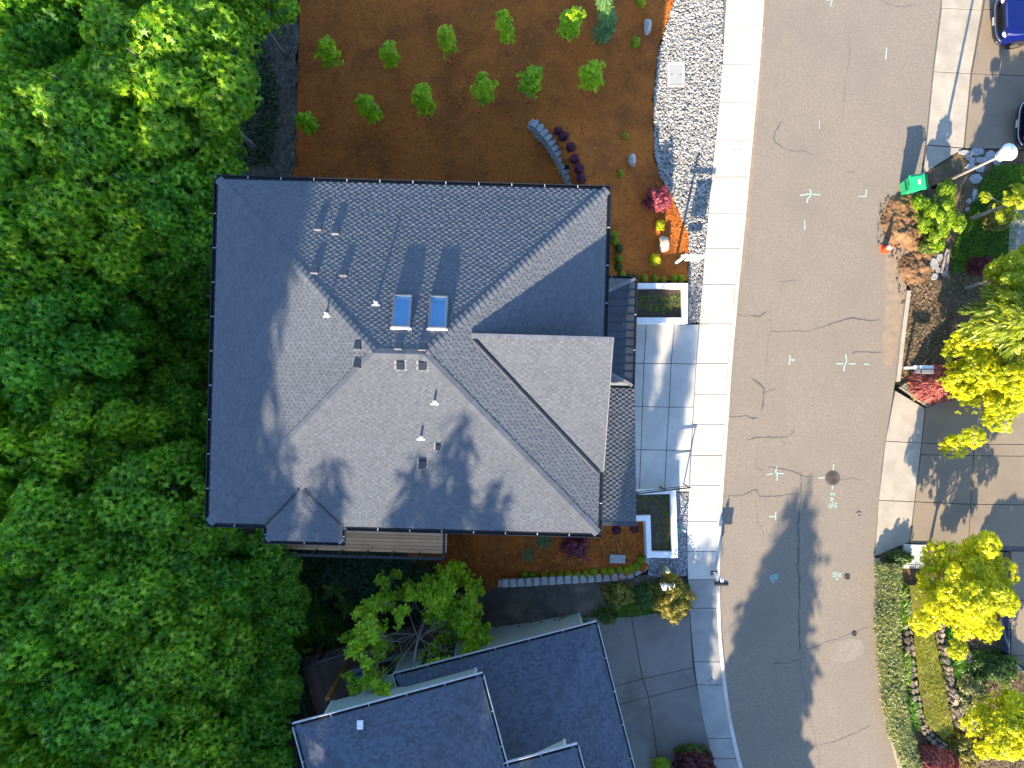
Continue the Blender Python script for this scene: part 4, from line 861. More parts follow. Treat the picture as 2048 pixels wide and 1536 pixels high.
def maple_crown_data(seed, R, Hc, nblob, per, size, nleaf=7, droop=.55, irr=0):
    rng = np.random.default_rng(seed); C = []; NV = []; blobs = []
    for i in range(nblob):
        a = 2*pi*i*.618+rng.uniform(-.3, .3); rr = R*.82*math.sqrt((i+.5)/nblob); h = Hc*(1-(rr/R)**2)*.9+rng.uniform(-.35, .25)*Hc*.4
        rr *= 1+irr*(noise.noise((math.cos(a)*1.3, math.sin(a)*1.3, seed))*1.6-.1); h += irr*rng.uniform(-.5, .3)*Hc; c = np.array([rr*math.cos(a), rr*math.sin(a), h]); blobs.append(c); br = R*rng.uniform(.24-.12*irr, .36-.04*irr)
        v = sph(per, rng); v[:, 2] = np.abs(v[:, 2])*1.0-.25*rng.random(per); v = unit(v)
        p = c+v*br*np.array([1, 1, .75])*rng.uniform(.7, 1.08, (per, 1)); C.append(p); NV.append(v*.8+np.array([0, 0, .7])+c*np.array([.12, .12, 0])/R)
    k = int(nblob*per*(.25-.16*irr)); v = sph(k, rng); p = v*np.array([R*.8, R*.8, Hc*.7])*rng.random((k, 1))**.4; p[:, 2] = p[:, 2]*.6+Hc*.15; C.append(p); NV.append(np.tile([0, 0, 1.], (k, 1))+rng.normal(0, .3, (k, 3)))
    return sprays(np.concatenate(C), np.concatenate(NV), nleaf, size, droop, rng, off=.45 if nleaf > 8 else .15), blobs
def broad_tree(name, seed, R, Hc, trunk, label, cat, mat, loc, nblob=16, per=46, size=.27, kind="maple", bark=None, group=None, nleaf=7, droop=.55, tname="trunk", lr=.13, irr=0):
    t = thing(name, label, cat, loc, group); (p, d, u, s), bl = maple_crown_data(seed, R, Hc, nblob, per, size, nleaf, droop, irr)
    p = p+np.array([0, 0, trunk]); leaves("crown", kind, p, d, u, s, mat, t)
    limb_tree(tname, t, bark or m_bark, (0, 0, -.4), (0, 0, trunk+Hc*.5), lr, [(tuple(b*np.array([1.12, 1.12, 1])+np.array([0, 0, trunk+R*(.20 if kind == "maple" else .12)])), random.uniform(.45, .9)) for b in bl])
    return t

# the wood on the left: five grown maples, then copies
W_GROUP = "maples of the wood along the left side"
protos = []
for i, (R, Hc) in enumerate(((3.2, 2.6), (3.0, 2.2), (3.4, 2.4), (2.7, 2.4), (3.1, 2.8))):
    protos.append(broad_tree("maple_tree", 100+i, R, Hc, 6.0, "maple", "tree", l_maple, (0, 0, 0), nblob=22, per=66, size=.205, droop=.62, nleaf=10, bark=m_palebark, irr=.35))
wood = [  # px, py, crown top z, scale, label
 (296, 100, 6.6, 1.08, "largest brightly sunlit maple of the wood, beside the bare dirt strip near the top"),
 (105, 55, 4.0, 1.0, "dim maple in the top left corner of the picture"), (195, 215, 5.8, 1.0, "maple inside the wood just lower left of the sunlit one"),
 (362, 262, 4.2, .80, "maple on the edge of the wood directly below the sunlit crown"), (30, 215, 5.4, 1.0, "maple on the picture's left edge, second down from the top left corner"),
 (330, 370, 4.8, .92, "maple whose crown ends at the upper left corner of the grey roof"), (130, 400, 5.6, 1.0, "maple in the wood left of the roof's upper corner"),
 (-25, 520, 5.6, 1.0, "maple cut by the left picture edge at the height of the roof vents"), (215, 560, 3.2, .9, "lower shaded maple in the wood beside the upper part of the grey roof"),
 (345, 575, .2, .78, "low dark maple hugging the grey roof's left eave, upper of two"), (60, 690, 5.4, 1.02, "maple on the left edge above the dark hollow's lower end"),
 (235, 740, 1.6, .86, "shaded maple in the dark hollow level with the roof's ridge"), (360, 735, -.9, .74, "low dark maple hugging the grey roof's left eave, lower of two"),
 (140, 855, 4.8, 1.0, "maple in the wood below the dark hollow, mid way to the left edge"), (325, 885, 2.2, .90, "maple next to the grey roof's left eave just below the dark hollow"),
 (-35, 920, 5.4, 1.0, "maple cut by the left picture edge below the dark hollow"), (70, 1050, 5.6, 1.0, "maple near the left edge level with the grey roof's lower edge"),
 (270, 1035, 4.8, 1.0, "maple at the wood's middle level with the grey roof's lower left corner"), (392, 1170, 3.8, .92, "maple touching the lower left corner of the grey roof from below"),
 (180, 1205, 5.6, 1.0, "maple inside the wood left of the wooden deck"), (15, 1280, 6.0, 1.0, "maple at the left edge, second up from the bottom left corner"),
 (335, 1330, 5.0, 1.0, "maple in the wood left of the neighbour's brown deck"), (500, 1215, 2.0, .78, "small maple on the wood's edge below the wooden deck"),
 (495, 1395, 2.2, .88, "maple on the wood's edge beside the neighbour's roof corner"), (160, 1430, 5.6, 1.0, "maple second from the bottom left corner along the bottom"),
 (430, 1530, 3.2, .95, "maple on the bottom edge of the picture beside the neighbour's roof"), (10, 1560, 5.6, 1.0, "maple in the bottom left corner of the picture"), (280, 1590, 5.4, 1.0, "maple cut by the bottom edge midway between the corner and the neighbour's roof"),
 (20, -110, 5.5, 1, "maple just past the top left corner"), (250, -120, 5.6, 1, "maple past the top edge above the sunlit crown"), (470, -35, 3.4, .7, "small maple peeking over the top edge by the dirt strip")]
for i, (px, py, z, sc, lb) in enumerate(wood):
    src = protos[i % 5]; top = 6.0+(2.6, 2.2, 2.4, 2.4, 2.8)[i % 5]*1.05; p = P(px, py, z-.6)
    if i < 5: o = src
    else: o = copy_thing(src, (0, 0, 0))
    gz = T(p.x, p.y)-.1; vs = max(.35, (z-gz)/(top*sc)); o.location = (p.x, p.y, gz); o.rotation_euler = (0, 0, random.uniform(0, 2*pi)); o.scale = (sc, sc, sc*max(.5, vs))
    tag(o, lb, None, W_GROUP)
    BASE[o] = Vector(o.location)

for i, (x, y) in enumerate(((-25, -14), (-24.5, -7), (-25, 0), (-24.5, 7), (-25, 14), (-19, 19.5), (-13, 20), (-24, 20.5), (-30, -10), (-30, -2), (-30, 6), (-30, 13))):
    o = copy_thing(protos[i % 5], (x, y, T(x, y)), i*1.7, 1.15, "maple deeper in the wood, past the picture's edge", W_GROUP)
# tall conifers and maples south of the picture that shade the wood, the neighbour and parts of the roof
def conifer(name, seed, label, h=10.0, r=2.0, n=14000, mat=l_conif, group=None, size=.55):
    rng = np.random.default_rng(seed); t = thing(name, label, "conifer", (0, 0, 0), group)
    z = 1-np.sqrt(rng.random(n)); z = z*.93+.05; a = rng.uniform(0, 2*pi, n); whorl = np.floor(z*22)/22
    lob = .72+.28*np.cos(a*3+whorl*40)+.18*np.cos(a*7+whorl*90); rad = r*(1-z)*.98*np.clip(lob, .3, 1.15)+.10; rr = rad*np.sqrt(rng.uniform(.12, 1, n))
    pos = np.stack([rr*np.cos(a), rr*np.sin(a), h*z-.22*rr], 1); d = np.stack([np.cos(a), np.sin(a), np.full(n, -.35)], 1)+rng.normal(0, .25, (n, 3)); up = np.tile([0, 0, 1.], (n, 1))+rng.normal(0, .35, (n, 3))
    leaves("crown", "frond", pos, d, up, size*rng.uniform(.6, 1.2, n)*(1.05-.6*z), mat, t, bend=.3)
    mb = MB(); mb.tube([(0, 0, -.3), (0, 0, h*.5), (0, 0, h*.97)], [.22, .13, .02], 8); mb.build("trunk", m_bark, t, smooth=True); return t
con = [conifer("conifer", 301, "c", size=.95, r=2.0), conifer("conifer", 302, "c", size=.95, r=1.7)]
rows = [(-15.9, -27.5, 29, 2.9), (-19.2, -28.5, 27, 2.8), (-22.2, -27.5, 29, 2.5), (-25.4, -28.5, 26, 2.3), (-28.6, -28, 29, 2.3), (-32.5, -28.5, 27, 2.4), (-36, -28, 29, 2.4),
        (-13.0, -27.4, 20.4, 1.7), (-11.1, -26.8, 19.4, 1.5), (-8.3, -27.3, 19.8, 1.6), (-6.9, -26.9, 20.8, 1.5), (-5.4, -27.4, 19.2, 1.5), (-3.6, -27.2, 15.0, 1.6), (-1.4, -27.4, 14.6, 1.6), (-.35, -27.0, 16.4, 1.2), (1.15, -27.3, 15.8, 1.15), (4.2, -26.4, 9.9, 1.4),
        (-13.8, -29.5, 15.2, 2.4), (-10, -29.5, 14.6, 2.4), (-6, -29.5, 14.8, 2.4), (-2, -29.5, 14.2, 2.4), (7.65, -27.2, 11.2, 2.0)]
for i, (x, y, h, rs) in enumerate(rows):
    src = con[i % 2]; o = src if i < 2 else copy_thing(src, (0, 0, 0)); zz = T(x, y) if x > -9 else -3.0
    h *= .90; o.location = (x, y, zz); o.rotation_euler = (0, 0, i*1.3); k = (h-zz)/10; o.scale = (rs*.95, rs*.95, k)
    tag(o, "tall conifer standing beyond the bottom edge of the photo" if i < len(rows)-1 else "conifer whose long shadow lies on the street", "conifer", "conifers beyond the bottom edge")

# saplings in the mulch
def sapling(name, seed):
    t = thing(name, "sapling", "sapling"); rng = np.random.default_rng(seed); C = []
    for i in range(15):
        z = 1.0+1.7*(i+.4)/15; r = .40*math.sin(pi*min(1, (i+1.6)/16.5))**.7; a = i*2.4; C.append((r*.72*math.cos(a), r*.72*math.sin(a), z))
    C = np.array(C); C = C+rng.normal(0, .07, C.shape)*np.array([1, 1, .4]); q = np.repeat(C, 10, 0)+rng.normal(0, .095, (150, 3)); nv = q-np.array([0, 0, 1.2]); nv[:, 2] = .55
    p, d, u, s = sprays(q, nv, 5, .125, .4, rng); leaves("crown", "lobe", p, d, u, s, l_sapling, t)
    mb = MB(); mb.tube([(0, 0, -.1), (.01, 0, 1.0), (0, .01, 2.5)], [.030, .024, .008], 7)
    for c in C[::2]: mb.tube([(0, 0, c[2]-.3), tuple(c)], [.010, .004], 4)
    mb.build("trunk", m_palebark, t, smooth=True)
    mb = MB(); mb.lathe([(.15, .0), (.13, .035), (.05, .04)], n=12); mb.build("mulch_ring", m_mulch, t); return t
sp = [sapling("sapling", 401+i) for i in range(3)]
ords = ["first", "second", "third", "fourth", "fifth", "sixth", "seventh", "eighth", "ninth", "tenth", "eleventh", "twelfth", "thirteenth", "fourteenth", "fifteenth", "sixteenth", "seventeenth"]
for i, (px, py, h, lb) in enumerate([(675, 143, 1.0, "upper row, beside the dirt strip"), (787, 137, .98, "upper row, second from the dirt strip"), (903, 122, .92, "upper row, third from the dirt strip"), (1022, 104, 1.0, "upper row, fourth from the dirt strip"), (1130, 82, 1.12, "upper row, sunlit top nearest the blue conifer"),
        (632, 262, 1.0, "lower row, at the dirt strip's edge"), (757, 245, 1.0, "lower row, second from the dirt strip"), (861, 240, 1.0, "lower row, third from the dirt strip"), (963, 220, .98, "lower row, fourth from the dirt strip"), (1056, 200, .9, "lower row, nearest the curved block wall"), (1174, 187, 1.08, "standing apart to the right, with a sunlit tip")]):
    o = sp[i] if i < 3 else copy_thing(sp[i % 3], (0, 0, 0)); g = G(px, py)
    o.location = g+Vector((0, 0, .03)); o.rotation_euler = (random.uniform(-.12, .12), random.uniform(-.12, .12), random.uniform(0, 6)); o.scale = (h*random.uniform(.85, 1.2), h*random.uniform(.85, 1.2), h*random.uniform(.9, 1.08))
    tag(o, "green maple sapling in the mulch, "+lb, None, "saplings planted in the mulch")

# shrubs
def shrub(name, label, cat, loc, R, hz, mat, n=900, size=.07, kind="quad", seed=0, group=None, lump=.25, nl=5, stem=True, droop=.35, barkm=None):
    rng = np.random.default_rng(500+seed); t = thing(name, label, cat, loc, group); v = sph(n, rng); v[:, 2] = np.abs(v[:, 2])-.12
    l = 1+lump*np.array([noise.noise((a*2.6+seed, b*2.6, c*2.6)) for a, b, c in v]); R2 = np.array([R, R, hz]) if not isinstance(R, tuple) else np.array([R[0], R[1], hz])
    p0 = v*R2*(l*rng.uniform(.72, 1.04, n))[:, None]+np.array([0, 0, hz*.18]); nv = v+np.array([0, 0, .5])
    p, d, u, s = sprays(p0, nv, nl, size, droop, rng); leaves("foliage", kind, p, d, u, s, mat, t)
    if stem:
        mb = MB()
        for i in range(6): a = i*1.05; q = v[i*7 % n]; mb.tube([(.04*math.cos(a), .04*math.sin(a), -.1), tuple(q*R2*.45+np.array([0, 0, hz*.1])), tuple(q*R2*.85+np.array([0, 0, hz*.2]))], [.02, .014, .005], 5)
        mb.build("stem", barkm or m_bark, t, smooth=True)
    return t
def xy(px, py, z=None):
    return G(px, py) if z is None else P(px, py, z)
ball = shrub("box_shrub", "x", "shrub", (0, 0, 0), .23, .34, l_ball, 420, .06, "oval", 1, lump=.08)
ball2 = shrub("box_shrub", "x", "shrub", (0, 0, 0), .23, .34, l_shrub, 420, .06, "oval", 2, lump=.08)
first = [True]
def put_ball(px, py, r, label, group, src=None):
    src = src or ball; g = xy(px, py)
    o = copy_thing(src, g+Vector((0, 0, .03)), random.uniform(0, 6), r/.23, label, group); return o
lw = [(1049, 1148), (1065, 1149), (1089, 1151), (1105, 1151), (1121, 1149), (1137, 1147), (1154, 1147), (1171, 1146), (1186, 1143), (1207, 1142), (1220, 1141), (1239, 1139), (1252, 1139), (1263, 1135), (1272, 1132), (1281, 1118)]
for i, (px, py) in enumerate(lw): put_ball(px, py, random.uniform(.155, .19), "round yellow green shrub behind the lower block wall, %s from its left end" % ords[i], "round shrubs along the lower block wall")
tw = [(1287, 557), (1308, 557), (1327, 559), (1347, 557), (1362, 557)]
for i, (px, py) in enumerate(tw): put_ball(px, py, .16 if i != 2 else .13, "round green shrub along the upper planter's top wall, %s from the house" % ords[i], "round shrubs above the upper planter")
for i, (px, py) in enumerate([(1230, 484), (1238, 498), (1237, 518), (1236, 535), (1243, 551), (1256, 556)]): put_ball(px, py, .17, "round shrub in the shade along the house wall, %s from the top" % ords[i], "round shrubs along the house's right wall", ball2 if i % 2 else ball)
put_ball(1251, 274, .15, "lone round yellow shrub above the pale rock right of the curved wall", "lone round shrubs in the mulch"); put_ball(1241, 349, .15, "lone round yellow shrub between the pale rock and the roof corner", "lone round shrubs in the mulch")
for o_ in (ball, ball2): pass
ball.location = xy(1230, 600); ball.location.z = -.5
# the two source shrubs stand by the house wall too
ball.location = xy(1226, 470)+Vector((0, 0, .03)); ball.scale = (.7,)*3; tag(ball, "topmost small round shrub against the house's right wall", None, "round shrubs along the house's right wall")
ball2.location = xy(1271, 557)+Vector((0, 0, .03)); ball2.scale = (.7,)*3; tag(ball2, "round shrub half hidden by the entry canopy's corner", None, "round shrubs above the upper planter")
pur = shrub("barberry", "x", "shrub", (0, 0, 0), .25, .36, l_purple, 420, .07, "oval", 3, lump=.25)
pl_ = [(1116, 264), (1127, 276), (1141, 296), (1149, 320), (1157, 338), (1162, 358)]
for i, (px, py) in enumerate(pl_):
    g = xy(px, py); o = pur if i == 0 else copy_thing(pur, g); o.location = g+Vector((0, 0, .03)); o.rotation_euler = (0, 0, i*1.1); s = .82 if i else .75; o.scale = (s,)*3
    tag(o, "dark purple shrub behind the curved block wall, %s from its top end" % ords[i], None, "purple shrubs behind the curved wall")
for px, py, lb in ((1233, 1060, "dark purple shrub below the garage roof, left one of the pair"), (1268, 1057, "dark purple shrub below the garage roof, right one beside the white planter")): copy_thing(pur, xy(px, py)+Vector((0, 0, .03)), random.uniform(0, 6), .72, lb, "purple shrubs below the garage roof")
shrub("purple_maple", "low spreading dark purple maple in the mulch below the roof's lower right corner", "small tree", xy(1150, 1088)+Vector((0, 0, .03)), .55, .7, l_purple, 520, .085, "lobe", 5, lump=.8, nl=4)
shrub("red_maple", "pink red leaved small maple at the mulch's edge right of the roof", "small tree", xy(1312, 405)+Vector((0, 0, .25)), .46, .75, l_red, 700, .085, "lobe", 6, lump=.8, nl=5)
mb = MB(); 
shrub("yellow_shrub", "small bright yellow green shrub below the pink red maple", "shrub", xy(1318, 452)+Vector((0, 0, .03)), .20, .4, l_lime2, 130, .10, "oval", 7, lump=.6)
shrub("yellow_shrub", "small bright yellow green shrub just below the tan boulder", "shrub", xy(1308, 521)+Vector((0, 0, .03)), .24, .42, l_lime, 150, .10, "oval", 8, lump=.6)
shrub("yellow_shrub", "small yellow green shrub at the top edge beside the blue conifer", "shrub", xy(1280, 8)+Vector((0, 0, .03)), .19, .5, l_lime2, 160, .09, "oval", 9, lump=.5)
shrub("yellow_shrub", "small yellow green shrub below the white rock near the top edge", "shrub", xy(1269, 90)+Vector((0, 0, .03)), .17, .45, l_lime2, 150, .09, "oval", 10, lump=.5)
def blades(name, label, cat, loc, n, L, mat, seed, group=None, spread=.9, w=1.0, kind="blade", stalk=None):
    rng = np.random.default_rng(700+seed); t = thing(name, label, cat, loc, group); a = rng.uniform(0, 2*pi, n); el = rng.uniform(.15, 1.35, n)*spread
    d = np.stack([np.cos(a)*np.cos(el), np.sin(a)*np.cos(el), np.sin(el)], 1); pos = np.stack([np.cos(a)*.03, np.sin(a)*.03, np.zeros(n)], 1)
    TPL["_b"] = TPL[kind]*np.array([1, w]); leaves("leaf_blades", "_b", pos, d, np.tile([0, 0, 1.], (n, 1)), L*rng.uniform(.6, 1.15, n), mat, t, bend=.45)
    mb = MB(); mb.lathe([(.04, -.05), (.035, .03), (.01, .07)], n=8); mb.build("base", m_bark, t); return t
blades("yucca", "spiky blue green plant in the open mulch below the roof", "spiky plant", xy(1058, 1107)+Vector((0, 0, .05)), 110, .33, l_agave, 1, w=.8)
blades("yucca", "spiky blue green plant half under the roof's lower edge", "spiky plant", xy(1088, 1082)+Vector((0, 0, .05)), 100, .36, l_agave, 2, w=.8)
tuft = blades("grass_tuft", "x", "grass tuft", (0, 0, 0), 30, .20, l_tuft, 3, w=.7); tuft2 = blades("grass_tuft", "x", "grass tuft", (0, 0, 0), 26, .19, l_grass, 4, w=.8)
k = 0
def put_tuft(px, py, s, label, group, z=.42):
    global k
    src = (tuft, tuft2)[k % 2]; p = P(px, py, z); o = src if k < 2 else copy_thing(src, p); o.location = p; o.rotation_euler = (0, 0, random.uniform(0, 6)); o.scale = (s,)*3; tag(o, label, None, group); k += 1
for r, (yy, xs) in enumerate(((597, (1285, 1298, 1313, 1328, 1341, 1353)), (611, (1275, 1287, 1300, 1317, 1328, 1340, 1354)), (622, (1299, 1312, 1325, 1340)))):
    for i, x in enumerate(xs): put_tuft(x, yy+random.uniform(-2, 2), random.uniform(.75, 1.1)*(.8 if r == 2 else 1), "grass tuft in the upper white planter, %s row, %s from the house" % (ords[r], ords[i]), "grass tufts in the upper planter")
for i, x in enumerate((1276, 1288, 1303, 1315, 1331)): put_tuft(x, 998+random.uniform(-1, 2), .85, "grass tuft in the lower white planter's top row, %s from the house" % ords[i], "grass tufts in the lower planter")
for i, x in enumerate((1276, 1289, 1300, 1314)): put_tuft(x, 1013, .5, "tiny tuft in the lower white planter's second row, %s from the house" % ords[i], "grass tufts in the lower planter")
for i, y in enumerate((1014, 1028, 1041, 1054, 1066, 1080, 1092)): put_tuft(1330+random.uniform(-1, 1), y, .8, "grass tuft in the lower white planter's right column, %s from the top" % ords[i], "grass tufts in the lower planter")
for i, y in enumerate((1040, 1053, 1067, 1080, 1095)): put_tuft(1313+random.uniform(-1, 1), y, .62, "grass tuft in the lower white planter's left column, %s from the top" % ords[i], "grass tufts in the lower planter")

# blue conifer and the half bare tree between the houses
def blue_con():
    t = thing("blue_conifer", "slender blue green conifer leaning by the top edge of the mulch", "conifer", xy(1200, 72)+Vector((0, 0, 0))); rng = np.random.default_rng(31); n = 900
    z = rng.random(n); a = rng.uniform(0, 2*pi, n); r = (.21*(1-z)+.07)*rng.uniform(.4, 1.1, n); pos = np.stack([r*np.cos(a)+.18*np.sin(z*5), r*np.sin(a), .15+2.9*z], 1)
    d = np.stack([np.cos(a), np.sin(a), rng.uniform(-.6, .5, n)], 1); leaves("foliage", "frond", pos, d, np.tile([0, 0, 1.], (n, 1))+rng.normal(0, .4, (n, 3)), rng.uniform(.15, .3, n), l_bluec, t)
    mb = MB(); mb.tube([(0, 0, -.1), (.12, 0, 1.2), (-.05, 0, 2.9)], [.05, .03, .01], 6); mb.build("trunk", m_bark, t, smooth=True)
blue_con()
def half_bare():
    b = G(858, 1205); t = thing("half_bare_tree", "spreading tree with bare grey twigs in its middle between the two houses", "tree", (b.x, b.y, b.z)); rng = np.random.default_rng(77)
    top = 3.0-b.z; mb = MB(); mb.tube([(0, 0, -.3), (.05, -.1, top*.35), (.0, -.35, top*.75), (.05, -.5, top)], [.11, .09, .05, .02], 8); C = []; CB = []
    def branch(s, e, r, dep):
        m = s.lerp(e, .5)+Vector(rng.normal(0, .10, 3))*(e-s).length; mb.tube([s, s.lerp(m, .6), m, m.lerp(e, .6), e], [r, r*.85, r*.7, r*.5, r*.25], 5)
        if dep:
            for i in range(4 if dep > 1 else 4):
                st = m.lerp(e, rng.uniform(0, .9)); d = (e-s).normalized()+Vector(rng.normal(0, .62, 3)); branch(st, st+d.normalized()*(e-s).length*rng.uniform(.4, .65), r*.5, dep-1)
        else: C.append(e)
    for i in range(15):
        a = 2*pi*i/15+rng.uniform(-.15, .15); rr = rng.uniform(1.2, 2.15); h = top*rng.uniform(.5, 1.02); st = Vector((0, -.3, top*rng.uniform(.35, .8)))
        branch(st, Vector((rr*math.cos(a)*1.1, -.45+rr*math.sin(a)*.95, h-.1*rr)), .024, 2)
    mb.build("branches", m_palebark, t, smooth=True)
    C = np.array([tuple(c) for c in C]); rad = np.hypot(C[:, 0], C[:, 1]+.45); east = C[:, 0] > .35
    keep = (rad > .7)*(rng.random(len(C)) < np.where(east, 1.0, .72)); c = C[keep]; e_ = east[keep]
    L = []; 
    for cc, ee in zip(c, e_):
        k_ = 18 if ee else 14; L.append(cc+rng.normal(0, .17 if ee else .11, (k_, 3))*np.array([1, 1, .6]))
    q = np.concatenate(L); p, d, u, s = sprays(q, np.tile([0, 0, 1.], (len(q), 1))+rng.normal(0, .35, (len(q), 3)), 5, .145, .35, rng); leaves("foliage", "lobe", p, d, u, s, l_half, t)
l_half = LEAF("light_green_leaf", (.15, .34, .012), (.28, .50, .016), (.46, .62, .03), .45)
half_bare()

# lower left undergrowth: ferns and ivy
def stuff_leaves(name, poly, n, size, mat, label, cat, kind="oval", zf=None, h=(.02, .25), el=(.0, .7), bend=.3, z0=0):
    pl = [(p.x, p.y) for p in poly]; X = RNG.uniform(min(p[0] for p in pl), max(p[0] for p in pl), n*4); Y = RNG.uniform(min(p[1] for p in pl), max(p[1] for p in pl), n*4); kk = inside(pl, X, Y); X, Y = X[kk][:n], Y[kk][:n]; n = len(X)
    lump = np.array([noise.noise((x*.9, y*.9, 2)) for x, y in zip(X, Y)])*.5+.5; Z = (terr(X, Y) if zf is None else zf(X, Y))+z0+h[0]+(h[1]-h[0])*lump*RNG.uniform(.3, 1.1, n)
    a = RNG.uniform(0, 2*pi, n); e_ = RNG.uniform(el[0], el[1], n); d = np.stack([np.cos(a)*np.cos(e_), np.sin(a)*np.cos(e_), np.sin(e_)], 1)
    o = leaves(name, kind, np.stack([X, Y, Z], 1), d, np.tile([0, 0, 1.], (n, 1))+RNG.normal(0, .3, (n, 3)), size*RNG.uniform(.6, 1.3, n), mat, bend=bend); return tag(o, label, cat, kind="stuff")
stuff_leaves("undergrowth", [G(*q) for q in ((500, 1075), (880, 1120), (872, 1180), (850, 1290), (780, 1330), (600, 1400), (560, 1536), (430, 1536), (420, 1200))], 15000, .15, l_dark, "dark ivy and weeds on the slope between the two houses", "undergrowth", "oval", h=(.03, .4))
stuff_leaves("grass", [G(*q) for q in ((1180, 1222), (1262, 1195), (1300, 1190), (1378, 1205), (1376, 1216), (1262, 1236), (1190, 1245))], 2600, .16, l_grass, "patchy weeds and grass along the top of the neighbour's driveway", "grass", "blade", h=(0, .1), el=(.3, 1.2))
stuff_leaves("weeds", [G(*q) for q in ((420, 80), (520, 60), (560, 180), (545, 330), (440, 340), (430, 200))], 3400, .15, l_dark, "dark weeds over the dirt strip beside the wood", "weeds", "oval", h=(.05, .5))
def fern(seed): return blades("fern", "x", "fern", (0, 0, 0), 34, .75, l_fern, seed, spread=.55, w=1.5, kind="frond")
f0 = fern(61)
for i, (px, py, s, lb) in enumerate(((640, 1225, 1.3, "largest pale fern on the slope above the neighbour's deck"), (665, 1262, 1.0, "fern just above the neighbour's deck railing"), (625, 1255, .9, "fern at the wood's edge left of the largest fern"), (695, 1210, .7, "small fern near the half bare tree"), (672, 1175, .8, "fern below the middle of the wooden deck"), (600, 1300, 1.0, "fern at the neighbour's deck corner"), (575, 1340, 1.1, "fern left of the neighbour's deck"), (560, 1420, 1.2, "fern in the dark beside the neighbour's roof corner"))):
    g = G(px, py); o = f0 if i == 0 else copy_thing(f0, g); o.location = g+Vector((0, 0, .25)); o.rotation_euler = (0, 0, i); o.scale = (s,)*3; tag(o, lb, None, "ferns on the slope")
# clipped ground cover along the neighbour's garage wall, and shrubs at the driveway head
t0 = thing("ivy_hedge", "low green hedge running along the neighbour's garage wall", "hedge", xy(1060, 1266)); 
rng = np.random.default_rng(9); hl = [G(*q) for q in ((975, 1292), (1010, 1278), (1050, 1268), (1090, 1260), (1130, 1252), (1168, 1243))]
q = []
for i in range(1500):
    j = rng.integers(0, 5); c = hl[j].lerp(hl[j+1], rng.random()); q.append((c.x-t0.location.x+rng.normal(0, .15), c.y-t0.location.y+rng.normal(0, .17), c.z-t0.location.z+abs(rng.normal(.25, .12))))
q = np.array(q); p, d, u, s = sprays(q, np.tile([0, 0, 1.], (len(q), 1))+rng.normal(0, .4, (len(q), 3)), 4, .09, .3, rng); leaves("foliage", "oval", p, d, u, s, l_shrub, t0); mb = MB()
for a_, b_ in zip(hl, hl[1:]): mb.tube([a_-t0.location, b_-t0.location+Vector((0, 0, .1))], .015, 5)
mb.build("stem", m_bark, t0)
shrub("nandina", "rust and gold leaved shrub behind the right part of the lower block wall", "shrub", xy(1237, 1186), (.62, .42), .75, l_gold, 900, .085, "oval", 21, lump=.7)
shrub("green_shrub", "dark green shrub between the two golden shrubs", "shrub", xy(1287, 1190), (.48, .52), .8, l_shrub, 800, .09, "oval", 22, lump=.5)
shrub("golden_shrub", "large golden tipped green shrub at the sidewalk by the neighbour's driveway", "shrub", xy(1340, 1192), (.85, .92), 1.2, l_gold2 if False else l_gold, 1500, .095, "oval", 23, lump=.5)
shrub("green_shrub", "low green clump at the garage roof corner of the neighbour's house", "shrub", xy(1213, 1232), (.4, .3), .4, l_shrub, 500, .08, "oval", 24, lump=.6)
shrub("wine_maple", "dark wine red maple at the bottom edge by the neighbour's driveway", "small tree", xy(1385, 1522, .2), (.85, .62), 1.3, l_wine, 1700, .085, "lobe", 25, lump=.35)
shrub("yellow_shrub", "rounded yellow green shrub at the bottom edge left of the wine red maple", "shrub", xy(1322, 1528, .2), (.40, .34), .5, l_ball, 700, .07, "oval", 26, lump=.3)
shrub("green_shrub", "green shrub above the wine red maple at the driveway's lower end", "shrub", xy(1382, 1497, .1), (.62, .24), .5, l_shrub, 700, .075, "oval", 27, lump=.5)

# ------------------------------------------------------------------ gardens across the street
def clump_tree(name, label, px, py, z, R, Hc, mat, seed, trunk=1.6, size=.13, nblob=26, per=70, kind="lobe", sc=(1, 1, 1), nleaf=6, bark=None, lr=.09):
    p = P(px, py, z); o = broad_tree(name, seed, R, Hc, trunk, label, "tree", mat, (p.x, p.y, 0), nblob=nblob, per=per, size=size, kind=kind, nleaf=nleaf, droop=.5, bark=bark or m_palebark, lr=lr, irr=1.0); o.scale = sc; return o
clump_tree("lime_maple", "bright yellow lime maple beside the right utility vault", 1938, 1190, 3.0, 2.0, 1.6, l_lime, 801, 2.1, sc=(1, 1.12, 1), nblob=46, per=105, size=.095)
clump_tree("lime_maple", "bright lime maple in the bottom right corner", 2035, 1462, 2.8, 1.75, 1.6, l_lime, 802, 1.9, sc=(1.05, 1, 1), nblob=40, per=95, size=.095)
clump_tree("yellow_maple", "large yellow green maple over the red laceleaf maple on the right edge", 2005, 762, 2.2, 2.45, 1.2, l_lime, 803, 1.3, sc=(1.05, .85, 1), nblob=46, per=85, size=.105)
clump_tree("yellow_green_tree", "yellow green tree on the right edge above the drooping cedar", 2052, 548, 3.6, 1.15, 1.3, l_lime2, 804, 2.4, nblob=22, per=60, size=.10)
clump_tree("yellow_green_tree", "thin yellow green tree on the right edge below the street lamp's head", 2056, 395, 3.4, .95, 1.1, l_lime2, 805, 2.3, nblob=14, per=30, size=.10)
clump_tree("garden_bush", "glossy rounded bush, dark above and yellow below, right of the dug dirt", 1886, 428, 1.0, 1.0, 1.3, l_lime2, 806, .35, sc=(.92, 1.28, 1), nblob=26, per=55, size=.13, kind="oval", lr=.05)
